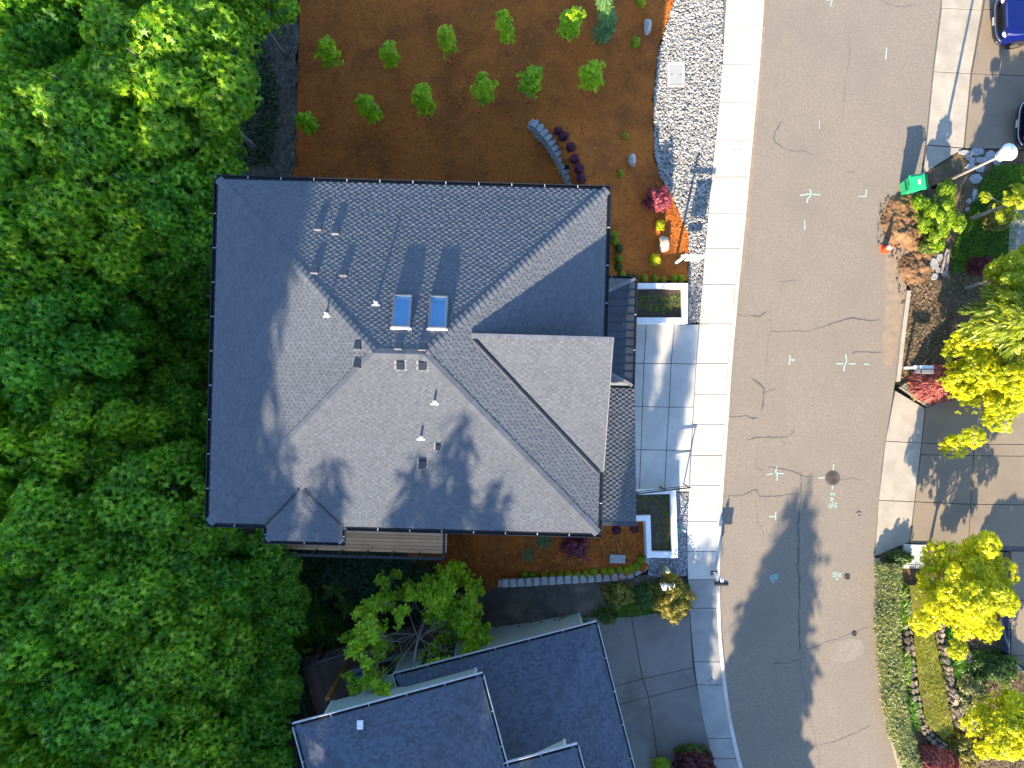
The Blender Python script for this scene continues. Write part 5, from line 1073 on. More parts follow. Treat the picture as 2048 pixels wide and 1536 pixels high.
def cedar():
    rng = np.random.default_rng(55); b = P(1990, 646, 1.6); t = thing("drooping_cedar", "drooping golden green cedar with combed sprays on the right edge", "conifer", (b.x, b.y, 0)); mb = MB(); mb.tube([(0, 0, -.2), (.1, 0, 2.6), (0, .1, 5.1)], [.16, .11, .03], 8); pos = []; D = []; S_ = []
    for i in range(105):
        a = rng.uniform(2.0, 4.75) if rng.random() < .78 else rng.uniform(0, 2*pi); L = rng.uniform(1.5, 3.3)*(1.0 if 2.4 < a < 3.9 else .72); z0 = rng.uniform(2.6, 5.0); L *= 1.12-.16*z0
        pts = [Vector((L*f*math.cos(a+.25*f*math.sin(i)), L*f*math.sin(a+.25*f*math.sin(i)), z0+.35*f-1.2*f*f)) for f in np.linspace(0, 1, 7)]; mb.tube(pts, [.030, .026, .022, .018, .013, .009, .004], 4)
        for j in range(85):
            f = rng.uniform(.12, 1.03); q = int(min(5, f*6)); pp = pts[q].lerp(pts[q+1], min(1, f*6-q)); sd = rng.choice((-1, 1)); aa = a+sd*rng.uniform(.15, .75)
            pos.append((pp.x+rng.normal(0, .06), pp.y+rng.normal(0, .06), pp.z+rng.normal(0, .04))); D.append((math.cos(aa), math.sin(aa), -.35+rng.normal(0, .18))); S_.append(rng.uniform(.22, .48)*(1.15-.4*f))
    mb.build("branches", m_bark, t, smooth=True); n = len(pos); leaves("foliage", "frond", np.array(pos), np.array(D), np.tile([0, 0, 1.], (n, 1))+rng.normal(0, .5, (n, 3)), np.array(S_), l_cedar, t, bend=.35)
cedar()
def laceleaf(name, label, px, py, R, hz, mat, seed, sc=(1, 1, 1)):
    rng = np.random.default_rng(seed); b = P(px, py, .3); t = thing(name, label, "small tree", (b.x, b.y, 0)); n = 2600; a = rng.uniform(0, 2*pi, n); r = R*np.sqrt(rng.random(n)); z = hz*(1-(r/R)**2*.75)+rng.normal(0, .06, n)
    pos = np.stack([r*np.cos(a)*sc[0], r*np.sin(a)*sc[1], z], 1); d = np.stack([np.cos(a), np.sin(a), -.55-.6*r/R], 1)+rng.normal(0, .22, (n, 3)); leaves("foliage", "frond", pos, d, np.tile([0, 0, 1.], (n, 1))+rng.normal(0, .4, (n, 3)), rng.uniform(.12, .26, n), mat, t, bend=.4)
    mb = MB(); mb.tube([(0, 0, -.1), (.05, 0, hz*.5), (0, 0, hz*.8)], [.06, .05, .03], 6)
    for i in range(7): aa = i*.9; mb.tube([(0, 0, hz*.55), (R*.5*math.cos(aa)*sc[0], R*.5*math.sin(aa)*sc[1], hz*.8), (R*.85*math.cos(aa)*sc[0], R*.85*math.sin(aa)*sc[1], hz*.35)], [.03, .018, .006], 5)
    mb.build("trunk", m_bark, t, smooth=True)
laceleaf("laceleaf_maple", "mounded coral red laceleaf maple beside the double mailbox", 1872, 768, .95, 1.05, l_coral, 71, (1.1, .8))
laceleaf("laceleaf_maple", "dark red laceleaf maple at the bottom edge beside the grey green hedge", 1873, 1525, .85, 1.0, l_coral, 72, (1.1, .75))
# lawn and shrubs beside the flagstones
lawn = PX([(1985, 332), (2060, 330), (2060, 420), (2030, 470), (2020, 540), (1900, 545), (1902, 500), (1925, 440), (1950, 395), (1960, 365)])
sheet("lawn", lawn, m_lawn, .09, .3, zf=flat, relief=.05); stuff_leaves("grass", lawn, 12000, .13, l_grass, "shaded green lawn between the flagstones and the right edge", "grass", "blade", zf=lambda x, y: np.zeros_like(x), h=(.08, .14), el=(.3, 1.3))
shrub("rusty_shrub", "rounded rust and gold shrub standing in the shaded lawn", "shrub", P(1988, 438, .2), .55, .75, l_gold, 800, .085, "oval", 41, lump=.4)
shrub("green_shrub", "small olive shrub at the lower end of the dug dirt", "shrub", P(1857, 493, .1), (.42, .34), .45, l_shrub, 600, .07, "oval", 42, lump=.4)
shrub("wine_shrub", "small dark brown red shrub above the drooping cedar", "shrub", P(1960, 532, .2), (.6, .4), .45, l_wine, 500, .075, "oval", 43, lump=.7)
shrub("gold_grass_clump", "yellowish low clump along the paver edge below the double mailbox", "shrub", P(1826, 770, .05), (.26, .55), .22, l_gold, 260, .08, "oval", 44, lump=.8)
# grey green hedge strip along the kerb
def hedge():
    line = [P(a, b, .3) for a, b in ((1776, 1128), (1778, 1180), (1775, 1250), (1781, 1330), (1788, 1400), (1800, 1460), (1812, 1500), (1828, 1545), (1850, 1620))]; b0 = line[0]; t = thing("clipped_hedge", "long low grey green hedge following the right kerb", "hedge", (b0.x, b0.y, 0)); rng = np.random.default_rng(19); q = []; line2 = smoothpts(line, 2)
    for i in range(7500):
        j = rng.integers(0, len(line2)-1); c = line2[j].lerp(line2[j+1], rng.random()); f = rng.uniform(-1, 1); w = .50 if c.y > P(0, 1480).y else .40
        q.append((c.x-b0.x+f*w, c.y-b0.y+rng.normal(0, .05), .62*(1-abs(f)**4*.6)+rng.normal(0, .035)+.06*noise.noise((c.x+f, c.y*1.5, 0))))
    q = np.array(q); p, d, u, s = sprays(q, np.tile([0, 0, 1.], (len(q), 1))+rng.normal(0, .4, (len(q), 3)), 4, .075, .3, rng); leaves("foliage", "oval", p, d, u, s, l_hedge, t); mb = MB()
    for a_, c_ in zip(line2[::3], line2[3::3]): mb.tube([Vector((a_.x-b0.x, a_.y-b0.y, .1)), Vector((c_.x-b0.x, c_.y-b0.y, .35))], .02, 5)
    mb.build("stem", m_bark, t)
hedge()
shrub("green_shrub", "dark green shrub at the top end of the grey green hedge beside the vault", "shrub", P(1795, 1112, .1), (.5, .28), .55, l_shrub, 500, .08, "oval", 45, lump=.5)
for i, (px, py, rx, ry, lb) in enumerate(((1797, 1215, .20, .65, "bright green grassy clump beside the hedge, first below the vault"), (1799, 1345, .22, .75, "bright green grassy clump beside the hedge, half way down the moss bank"), (1812, 1430, .30, .60, "bright green grassy clump beside the hedge, lowest one near the stone wall's end"), (1894, 1285, .30, .5, "bright green grassy clump right of the stone lined ditch, upper one"), (1901, 1325, .28, .5, "bright green grassy clump right of the stone lined ditch, lower one"))):
    rng = np.random.default_rng(900+i); b = P(px+6, py, .3); t = thing("grass_clump", lb, "grass clump", (b.x, b.y, .22), "bright grass clumps"); n = 700; X = rng.normal(0, rx*.5, n); Y = rng.normal(0, ry*.5, n); a = rng.uniform(0, 2*pi, n); e_ = rng.uniform(.2, 1.1, n)
    leaves("leaf_blades", "blade", np.stack([X, Y, np.full(n, .05)], 1), np.stack([np.cos(a)*np.cos(e_), np.sin(a)*np.cos(e_), np.sin(e_)], 1), np.tile([0, 0, 1.], (n, 1)), rng.uniform(.2, .42, n), l_grass, t, bend=.5); mb = MB(); mb.box(-rx*.4, -ry*.4, 0, rx*.4, ry*.4, .07); mb.build("base", m_moss, t, bevel=.03)
shrub("variegated_shrub", "pale speckled variegated shrub left of the bottom right lime maple", "shrub", P(1937, 1398, .1), (.75, 1.25), .6, l_variegated, 1500, .085, "oval", 46, lump=.6)
shrub("green_shrub", "dark green shrub below the big lime maple by the curved rail", "shrub", P(1985, 1330, .1), (1.1, .65), .6, l_shrub, 1000, .09, "oval", 47, lump=.7)
shrub("olive_shrub", "olive and gold low shrub at the bottom edge by the lime maple", "shrub", P(1930, 1490, .1), (.9, .7), .4, l_gold, 800, .08, "oval", 48, lump=.7)
# ------------------------------------------------------------------ walls, planters, rocks
def block_wall(name, label, line_px, zt, zb, out_sign, nblk, wid=.30, depth=.33, courses=4):
    """curved wall of stacked blocks; caps and courses are its parts"""
    pts = [P(a, b, zt) for a, b in line_px]; L = [0]
    for a, b in zip(pts, pts[1:]): L.append(L[-1]+(b-a).length)
    def at(s):
        for i in range(len(pts)-1):
            if s <= L[i+1] or i == len(pts)-2: f = (s-L[i])/(L[i+1]-L[i]); return pts[i].lerp(pts[i+1], f), (pts[i+1]-pts[i]).normalized()
    t = thing(name, label, "block wall", (pts[0].x, pts[0].y, min(zb(0), zb(1))))
    n = nblk; w = L[-1]/n
    for i in range(n):
        c, d = at((i+.5)*w); q = Vector((-d.y, d.x, 0))*out_sign; mb = MB(); hw = w*.47; j = random.uniform(-.015, .015); k = random.uniform(.9, 1.0)
        o = c+q*j; poly = [o+q*depth*.5-d*hw*.95, o+q*depth*.56, o+q*depth*.5+d*hw*.95, o-q*depth*.5+d*hw*.66*k, o-q*depth*.5-d*hw*.66*k]
        mb.prism([p[:2] for p in poly], zt-.11, zt+random.uniform(-.008, .008)); mb.build("cap_block", m_block, t, world=True, bevel=.015)
    h0 = .12
    for cidx in range(courses):
        mb = MB(); any_ = False; hh = .15; z1 = zt-.112-cidx*hh; 
        for i in range(n+1):
            s = (i+.5*(cidx % 2))*w
            if s > L[-1]: continue
            c, d = at(min(s, L[-1])); f = s/L[-1]
            if z1 < zb(f)-.02: continue
            q = Vector((-d.y, d.x, 0))*out_sign; o = c+q*(.025+cidx*.03); hw = w*.485
            poly = [o+q*depth*.44-d*hw, o+q*(depth*.5+random.uniform(0, .02)), o+q*depth*.44+d*hw, o-q*depth*.4+d*hw*.8, o-q*depth*.4-d*hw*.8]
            mb.prism([p[:2] for p in poly], z1-hh+.004, z1); any_ = True
        if any_: mb.build("block_course", m_block, t, world=True, bevel=.012)
    return t
def seg(l, n):
    r = smoothpts([(a, b) for a, b in l], 2); return [(p.x, p.y) for p in r]
block_wall("retaining_wall", "curved grey block wall stepping up the mulch above the roof", seg([(1066, 242), (1085, 258), (1104, 283), (1120, 310), (1133, 338), (1146, 372)], 0), .18, lambda f: -.25-1.15*f, -1, 12, courses=9)
block_wall("retaining_wall", "long grey block wall edging the lower mulch bed", seg([(1003, 1167), (1040, 1165), (1090, 1162), (1150, 1159), (1205, 1155), (1245, 1152), (1272, 1145), (1290, 1133), (1299, 1114)], 0), .06, lambda f: -.75+.7*f, -1, 20, courses=5)
def planter(name, label, outer, holes, zt, zs, zb=-.1, cat="planter"):
    """white rendered wall with an inner bed: outer and inner outlines in px of the wall top"""
    t = thing(name, label, cat, P(*outer[0], 0)); mb = MB(); o = [P(a, b, zt) for a, b in outer]; i_ = [P(a, b, zt) for a, b in holes]; n = len(o); vs = []
    for z in (zb, zt): vs += [(p.x, p.y, z) for p in o]+[(p.x, p.y, z) for p in i_]
    fs = []
    for k in range(n):
        k2 = (k+1) % n; a, b, c, d = k, k2, n+k, n+k2; A, B, C_, D_ = a+2*n, b+2*n, c+2*n, d+2*n
        fs += [(A, B, D_, C_), (a, b, B, A), (c, C_, D_, d)]
    mb.add(vs, fs); w = mb.build("planter_wall", m_white, t, world=True, bevel=.012)
    bm = bmesh.new(); bm.from_mesh(w.data); bmesh.ops.recalc_face_normals(bm, faces=bm.faces); bm.to_mesh(w.data); bm.free()
    so = sheet("soil", [(p.x, p.y) for p in i_], m_potsoil, 0, .12, zf=lambda x, y: zs, relief=.03, kind=None, parent=t); 
    for v in so.data.vertices: v.co -= t.location
    return t
planter("planter", "rectangular white planter between the canopy and the river rock", [(1240, 566), (1376, 566), (1376, 647), (1240, 647)], [(1250, 577), (1364, 577), (1364, 635), (1250, 635)], .62, .40)
planter("planter", "L shaped white planter below the driveway", [(1225, 984), (1352, 980), (1356, 1116), (1294, 1116), (1291, 1042), (1225, 1044)], [(1235, 990), (1341, 988), (1344, 1104), (1303, 1104), (1301, 1031), (1235, 1033)], .62, .40)
def handrail():
    zt = 1.15; a, b = P(1270, 988, zt), P(1382, 975, zt); t = thing("handrail", "black metal handrail along the top wall of the lower white planter", "handrail", (a.x, a.y, .1)); mb = MB(); mb.bar(a, b, .05, .05); mb.bar(a-Vector((0, 0, .45)), b-Vector((0, 0, .45)), .03, .03); mb.build("rail", m_black, t, world=True)
    for f in (.06, .55, .98): p = a.lerp(b, f); mb = MB(); mb.bar((p.x, p.y, .05), (p.x, p.y, zt), .045, .045); mb.build("post", m_black, t, world=True)
handrail()
def rock(name, label, px, py, r, mat, seed, sc=(1, 1, .8), group=None, rz=0, pointy=0):
    bm = bmesh.new(); bmesh.ops.create_icosphere(bm, subdivisions=3, radius=1)
    for v in bm.verts:
        n = noise.noise(v.co*1.1+Vector((seed, 0, 0)))*.30+noise.noise(v.co*3+Vector((0, seed, 0)))*.08; c = v.co*(1+n); c.x += pointy*max(0, c.z)*0; c = Vector((max(-.78, min(.78, c.x)), c.y*(1-pointy*.4*max(0, c.y)), max(-.4, c.z))); v.co = Vector((c.x*r*sc[0], c.y*r*sc[1], c.z*r*sc[2]+r*.15))
    me = bpy.data.meshes.new(name); bm.to_mesh(me); bm.free(); o = link(name, me, mat); g = xy(px, py); o.location = g; o.rotation_euler = (0, 0, rz); return tag(o, label, "rock", group)
rock("rock", "pointed pale grey rock in the mulch near the top edge", 1294, 55, .30, m_rock, 1, (.6, 1.15, 1.3), pointy=.6)
rock("rock", "pointed pale grey rock in the mulch between two lone round shrubs", 1263, 321, .28, m_rock, 2, (.7, 1.0, 1.2), pointy=.6)
rock("boulder", "sunlit tan boulder in the mulch left of the sign post", 1327, 489, .26, m_tanrock, 3, (1, 1.3, 1.6))
for i in range(16):
    px, py = random.uniform(1330, 1430), random.uniform(10, 260)
    if 1330 < px < 1376 and 115 < py < 185: continue
    rock("stone", "rounded larger stone lying on the river rock", px, py, random.uniform(.07, .11), m_pebble, 20+i, (1.2, 1, .9), "larger stones on the river rock", random.uniform(0, 3))

# ------------------------------------------------------------------ lids, posts, signs
def lid(name, label, px, py, w, h, rz, frame, z, matl=None, framem=None):
    p = P(px, py, z); t = thing(name, label, "utility lid", (p.x, p.y, z), rotz=rz); mb = MB()
    if frame:
        for x0, y0, x1, y1 in ((-w/2, -h/2, w/2, -h/2+frame), (-w/2, h/2-frame, w/2, h/2), (-w/2, -h/2+frame, -w/2+frame, h/2-frame), (w/2-frame, -h/2+frame, w/2, h/2-frame)): mb.box(x0, y0, -.15, x1, y1, .03)
        mb.build("frame", framem or m_walk, t, bevel=.008)
    mb = MB(); mb.box(-w/2+frame+.006, -h/2+frame+.006, -.1, w/2-frame-.006, h/2-frame-.006, .02); mb.build("cover", matl or m_lid, t, bevel=.006)
    for x, y in ((-w/2+frame+.08, 0), (w/2-frame-.08, 0)): mb = MB(); mb.box(x-.035, y-.012, .0205, x+.035, y+.012, .026); mb.build("lift_slot", m_iron, t)
lid("utility_vault", "large grey lid in a concrete frame set in the river rock", 1352, 149, .72, 1.06, .0, .10, .07)
lid("utility_vault", "pale grey lid in a concrete frame beside the big lime maple", 1832, 1113, 1.05, 1.0, -.02, .16, .10, M("pale_lid", (.42, .46, .46), (.36, .40, .40), 10))
lid("meter_lid", "small grey meter lid set in the sidewalk", 1475, 300, .42, .30, -.03, .0, .086, m_drive)
lid("meter_lid", "pale grey rectangular lid lying in the lower mulch bed", 1235, 1118, .66, .36, -.03, .0, .11)
lid("storm_grate", "purple grey grate in the shaded lower sidewalk", 1419, 1360, .42, .34, .22, .04, .075, m_iron, m_lid)
def sign_post():
    zt = 1.85; b = P(1350, 527, 0); t = thing("sign_post", "white yard sign post with a long arm at the river rock's lower end", "sign post", (b.x, b.y, 0), rotz=0); mb = MB(); mb.box(-.045, -.045, -.3, .045, .045, 2.0); mb.add([(-.06, -.06, 2.0), (.06, -.06, 2.0), (.06, .06, 2.0), (-.06, .06, 2.0), (0, 0, 2.10)], [(0, 1, 4), (1, 2, 4), (2, 3, 4), (3, 0, 4), (3, 2, 1, 0)]); mb.build("post", m_whitepaint, t, bevel=.006)
    mb = MB(); mb.box(-.16, -.045, 1.72, .88, .045, 1.81); mb.build("arm", m_whitepaint, t, bevel=.006)
    mb = MB(); mb.box(.20, -.008, .92, .84, .008, 1.60); mb.build("sign_panel", m_whitepaint, t); mb = MB()
    for x in (.3, .74): mb.bar((x, 0, 1.6), (x, 0, 1.72), .008, .008)
    for x in (.3, .74): mb.bar((x, 0, .82), (x, 0, .92), .008, .008)
    mb.build("hook", m_chrome, t); mb = MB(); mb.box(.22, -.006, .66, .82, .006, .82); mb.build("rider_sign", m_whitepaint, t)
sign_post()
def curb_mailbox():
    b = P(1428, 1146, .1); t = thing("mailbox", "black mailbox on a white post at the kerb by the shaded driveway", "mailbox", (b.x, b.y, .1)); mb = MB(); mb.box(-.05, -.05, -.1, .05, .05, 1.12); mb.box(-.05, -.30, .70, .05, -.05, .78); mb.build("post", m_whitepaint, t, bevel=.008)
    mb = MB(); mb.box(-.14, -.09, -.01, .14, .09, .025); mb.build("base_plate", m_iron, t)
    mb = MB(); poly = []
    for i in range(13): a = pi*i/12; poly.append((.085*math.cos(a), .12+.085*math.sin(a)))
    poly += [(-.085, 0), (.085, 0)]; vs = [(-.26, p[0]-.16, .95+p[1]) for p in poly]+[(.26, p[0]-.16, .95+p[1]) for p in poly]; n = len(poly); mb.add(vs, [tuple(range(n)), tuple(range(n, 2*n))[::-1]]+[(i, n+i, n+(i+1) % n, (i+1) % n) for i in range(n)]); mb.build("box", m_black, t, bevel=.006)
    mb = MB(); mb.box(-.10, -.28, .90, .30, -.04, .948); mb.build("shelf", m_trim, t, bevel=.005); mb = MB(); mb.box(.262, -.24, .96, .272, -.08, 1.12); mb.build("door", m_seam, t)
    mb = MB(); mb.box(-.06, -.06, 1.12, .06, .06, 1.15); mb.lathe([(.02, 1.15), (.045, 1.19), (.03, 1.23), (.012, 1.25), (.012, 1.30)], n=10); mb.build("finial", m_whitepaint, t)
curb_mailbox()
def double_mailbox():
    b = P(1808, 736, 0); t = thing("double_mailbox", "pair of grey mailboxes on one white arm at the right kerb", "mailbox", (b.x, b.y, 0)); mb = MB(); mb.box(-.05, -.05, -.1, .05, .05, 1.0); mb.box(-.16, -.06, .98, .62, .08, 1.06); mb.build("post", m_whitepaint, t, bevel=.008)
    for y0, x0, x1 in ((-.26, .10, .60), (-.24, -.10, .06)):
        mb = MB(); mb.box(x0, y0, .95, x1, y0+.19, 1.14); mb.build("box", m_flash, t, bevel=.03); 
    mb = MB(); mb.box(.09, -.25, .96, .10, -.08, 1.12); mb.build("door", m_black, t)
double_mailbox()
def notched_box():
    b = P(1325, 1160, 0); t = thing("newspaper_box", "white box with notched wings standing behind the golden shrub", "box", (b.x, b.y, 0)); mb = MB()
    mb.box(-.06, -.06, -.1, .06, .06, .8); mb.build("post", m_whitepaint, t)
    mb = MB(); mb.box(-.20, -.14, .80, .20, .06, .83); mb.add([(-.27, .12, .8), (-.25, .12, .8), (-.17, -.14, .8), (-.20, -.14, .8), (-.27, .12, 1.15), (-.25, .12, 1.15), (-.17, -.14, 1.05), (-.20, -.14, 1.05)], [(3, 2, 1, 0), (4, 5, 6, 7), (0, 1, 5, 4), (1, 2, 6, 5), (2, 3, 7, 6), (3, 0, 4, 7)])
    mb.add([(.25, .12, .8), (.27, .12, .8), (.20, -.14, .8), (.17, -.14, .8), (.25, .12, 1.15), (.27, .12, 1.15), (.20, -.14, 1.05), (.17, -.14, 1.05)], [(3, 2, 1, 0), (4, 5, 6, 7), (0, 1, 5, 4), (1, 2, 6, 5), (2, 3, 7, 6), (3, 0, 4, 7)])
    mb.box(-.17, -.14, .83, -.05, .06, 1.05); mb.box(.05, -.14, .83, .17, .06, 1.05); mb.box(-.05, .0, .83, .05, .03, 1.0); mb.build("wings", m_whitepaint, t, bevel=.004); mb = MB(); mb.box(-.048, -.13, .832, .048, -.01, .86); mb.build("slot", m_black, t)
notched_box()
b = P(1326, 1131, 0); t = thing("bollard", "pale green rounded utility post in the blue gravel", "bollard", (b.x, b.y, 0)); mb = MB(); mb.lathe([(.11, -.1), (.11, .85), (.10, .92), (.07, .97), (.02, .985)], n=18); mb.build("shaft", m_palegreen, t, smooth=True); mb = MB(); mb.lathe([(.125, -.1), (.125, .04), (.11, .05)], n=18); mb.build("collar", m_greendk, t)
b = P(1357, 1053, 0); t = thing("garden_hose_reel_stake", "tilted green and white stake in the gravel by the lower planter", "stake", (b.x, b.y, 0)); t.name = "marker_stake"; mb = MB(); mb.tube([(0, 0, -.1), (.10, -.06, .45)], .03, 8); mb.build("shaft", m_green, t); mb = MB(); mb.tube([(.10, -.06, .45), (.14, -.085, .62)], .034, 8); mb.build("cap", m_whitepaint, t)
def bin_():
    b = P(1808, 378, 0); t = thing("wheelie_bin", "green wheeled garbage bin standing at the right kerb", "bin", (b.x, b.y, 0), rotz=math.radians(8)); mb = MB(); a = [(-.20, -.24), (.22, -.24), (.22, .24), (-.20, .24)]; c = [(-.28, -.30), (.30, -.30), (.30, .30), (-.28, .30)]
    mb.add([(x, y, .06) for x, y in a]+[(x, y, .98) for x, y in c], [(3, 2, 1, 0), (4, 5, 6, 7)]+[(i, (i+1) % 4, 4+(i+1) % 4, 4+i) for i in range(4)]); mb.build("body", m_green, t, bevel=.03)
    mb = MB(); mb.box(-.33, -.33, .98, .33, .33, 1.02); mb.box(-.26, -.26, 1.018, .22, .26, 1.055); mb.build("lid", m_green, t, bevel=.02)
    mb = MB(); mb.box(.0, -.10, 1.056, .09, .10, 1.060); mb.build("sticker", m_whitepaint, t)
    mb = MB(); mb.bar((.40, -.26, .99), (.40, .26, .99), .035, .035); mb.bar((.30, -.24, .97), (.40, -.24, .99), .03, .03); mb.bar((.30, .24, .97), (.40, .24, .99), .03, .03); mb.build("handle", m_greendk, t)
    for y in (-.29, .29):
        mb = MB(); mb.tube([(.24, y-.03, .12), (.24, y+.03, .12)], .12, 16); mb.build("wheel", m_tyre, t)
    mb = MB(); mb.box(-.31, -.2, .62, -.245, .2, .68); mb.box(-.34, -.06, .9, -.27, .06, .95); mb.build("front_grip", m_greendk, t, bevel=.01)
bin_()
b = P(1769, 498, .02); t = thing("traffic_cone", "orange traffic cone with a white collar on the dug dirt", "traffic cone", (b.x, b.y, .02)); mb = MB(); mb.box(-.18, -.18, 0, .18, .18, .035); mb.build("base", m_orange, t, bevel=.02)
mb = MB(); mb.lathe([(.14, .035), (.096, .34), (.063, .56), (.03, .72), (.028, .72)], n=20); mb.build("cone_body", m_orange, t, smooth=True); mb = MB(); mb.lathe([(.099, .335), (.064, .565)], n=20); mb.build("collar", m_whitepaint, t, smooth=True)
def lamp():
    b = P(1866, 375, 0); H_ = 4.6; t = thing("street_lamp", "slim street lamp with a white globe head at the flagstone corner", "street lamp", (b.x, b.y, 0)); mb = MB(); mb.tube([(0, 0, -.1), (0, 0, 1.2)], .085, 12); mb.build("base", m_black, t, smooth=True); mb = MB(); mb.tube([(0, 0, 1.2), (0, 0, H_-.55)], [.06, .045], 12); mb.build("pole", m_palebark, t, smooth=True)
    mb = MB(); mb.lathe([(.10, H_-.60), (.12, H_-.52), (.19, H_-.46)], n=20); mb.build("fitter", m_trim, t, smooth=True); mb = MB(); mb.lathe([(.17, H_-.45), (.23, H_-.25), (.26, H_-.02)], n=24); mb.build("globe", m_lampglass, t, smooth=True); mb = MB(); mb.lathe([(.30, H_-.03), (.31, H_), (.24, H_+.08), (.12, H_+.12), (.04, H_+.13), (.03, H_+.2)], n=24); mb.build("lamp_cap", m_whitepaint, t, smooth=True)
lamp()

# ------------------------------------------------------------------ cars
def car(name, label, px, py, mat, L=4.5, W=1.84, grille=True, rz=0):
    b = P(px, py, .7); t = thing(name, label, "car", (b.x, b.y, .06), rotz=rz)     # front at x = 0, body runs to +x
    def loft(name, secs, m, n=9):
        """secs: (x, half width, z0, z1, roundness)"""
        mb = MB(); vs = []; K = 12
        for x, hw, z0, z1, rr in secs:
            pr = [(-hw, z0), (-hw*1.0, z0+(z1-z0)*.45), (-hw*(1-rr*.35), z1-(z1-z0)*.12), (-hw*(1-rr), z1), (-hw*.4, z1+.02), (0, z1+.025), (hw*.4, z1+.02), (hw*(1-rr), z1), (hw*(1-rr*.35), z1-(z1-z0)*.12), (hw*1.0, z0+(z1-z0)*.45), (hw, z0)]
            vs += [(x, a, c) for a, c in pr]
        K = 11; fs = [(i*K+k, (i+1)*K+k, (i+1)*K+k+1, i*K+k+1) for i in range(len(secs)-1) for k in range(K-1)]; fs += [((i+1)*K, i*K, i*K+K-1, (i+1)*K+K-1) for i in range(len(secs)-1)]
        fs += [tuple(range(K)), tuple(range((len(secs)-1)*K, len(secs)*K))[::-1]]; mb.add(vs, fs); o = mb.build(name, m, t, smooth=True); bm = bmesh.new(); bm.from_mesh(o.data); bmesh.ops.recalc_face_normals(bm, faces=bm.faces); bm.to_mesh(o.data); bm.free()
        md = o.modifiers.new("edge", 'EDGE_SPLIT'); md.split_angle = math.radians(38); return o
    w = W/2
    loft("body", [(.14, w*.78, .38, .86, .16), (.22, w*.92, .32, .98, .14), (.5, w*.99, .28, 1.05, .12), (1.25, w, .26, 1.12, .10), (3.9, w, .26, 1.12, .1), (4.3, w*.96, .3, 1.06, .12), (L, w*.86, .38, .96, .16)], mat)
    loft("cabin", [(1.22, w*.86, 1.05, 1.10, .08), (1.95, w*.82, 1.05, 1.66, .12), (3.5, w*.82, 1.05, 1.70, .12), (4.35, w*.84, 1.05, 1.12, .08)], m_carglass)
    loft("roof", [(1.98, w*.74, 1.66, 1.69, .06), (2.4, w*.75, 1.68, 1.735, .06), (3.4, w*.75, 1.68, 1.735, .06), (3.62, w*.74, 1.60, 1.66, .06)], mat)
    mb = MB(); q = []
    for i in range(13): a = -1+2*i/12; q.append((.0+.20*abs(a)**5, a*w*.97, .62))
    for r_, z in ((.075, .60), (.06, .42)): mb.tube([(x, y, z) for x, y, _ in q], r_, 8)
    mb.build("bumper", m_gutter, t, smooth=True)
    mb = MB(); mb.tube([(x-.065, y*1.02, .66) for x, y, _ in q], .018, 8); mb.build("bumper_trim", m_chrome, t, smooth=True)
    mb = MB()
    for i in range(7): mb.box(.10, -.52, .52+i*.06, .15, .52, .545+i*.06)
    mb.build("grille", m_black, t); mb = MB(); mb.box(-.075, -.16, .5, -.06, .16, .60); mb.build("number_plate", m_walk, t)
    for s in (-1, 1):
        mb = MB(); mb.lathe([(.13, 0), (.12, .035), (.05, .06)], (.20, s*w*.74, .83), 14); mb.build("headlight", m_lampglass, t, smooth=True)
        mb = MB(); mb.bar((.55, s*w*.62, 1.105), (1.2, s*w*.66, 1.155), .02, .012); mb.build("hood_crease", mat, t)
        mb = MB(); mb.box(1.55, s*(w+.02)-.02, 1.05, 1.70, s*(w+.2)+.0, 1.20) if s > 0 else mb.box(1.55, s*(w+.2), 1.05, 1.70, s*(w+.02)+.02, 1.20); mb.build("mirror", mat, t, bevel=.03)
        for x in (.95, 3.65):
            mb = MB(); mb.tube([(x, s*(w-.22), .34), (x, s*(w+.02), .34)], .35, 20); wh = mb.build("wheel", m_tyre, t, smooth=False); mb = MB(); mb.tube([(x, s*(w-.0), .34), (x, s*(w+.028), .34)], .2, 16); mb.build("rim", m_chrome, wh)
    return t
car("parked_car", "dark blue car with a black front bumper at the top right corner", 1993, 40, m_blue, rz=math.radians(2))
car("parked_car", "dark red car whose nose just enters at the right edge", 2040, 246, m_redcar, rz=math.radians(-4))

# ------------------------------------------------------------------ loose chips
def chips(name, poly, n, size, mat, label, cat, zf=None, z0=.05):
    o = stuff_leaves(name, poly, n, size, mat, label, cat, "quad", zf, h=(0, .05), el=(-.3, .5), bend=0, z0=z0); return o
m_chip = M("bark_chip", (.50, .17, .03), (.26, .075, .014), 3, island=.55); m_litter = M("brown_litter", (.24, .16, .09), (.11, .075, .045), 3, island=.55)
chips("bark_chips", Gs(MULCH), 30000, .075, m_chip, "loose bark chips over the upper mulch bed", "bark chips")
chips("bark_chips", Gs([(905, 1080), (1220, 1060), (1288, 1050), (1285, 1140), (1240, 1155), (1150, 1162), (1000, 1165), (960, 1180), (890, 1155)]), 5000, .075, m_chip, "loose bark chips over the lower mulch bed", "bark chips")
flat0 = lambda x, y: np.zeros_like(x)
chips("leaf_litter", PX([(1820, 570), (1900, 500), (2060, 540), (2060, 740), (1962, 768), (1850, 810), (1802, 776), (1808, 690)]), 5200, .085, m_litter, "brown leaf litter round the drooping cedar", "leaf litter", flat0)
chips("leaf_litter", Gs([(470, -20), (445, 120), (455, 340), (590, 340), (594, 0)]), 4200, .09, M("grey_litter", (.22, .2, .18), (.09, .085, .08), 3, island=.6), "grey leaf litter and twigs on the dirt strip beside the wood", "leaf litter", z0=.1)
chips("leaf_litter", PX([(1890, 1250), (2010, 1290), (2060, 1400), (2060, 1540), (1850, 1540), (1890, 1440)]), 4200, .085, m_litter, "brown litter under the lime maples in the bottom right garden", "leaf litter", flat0)
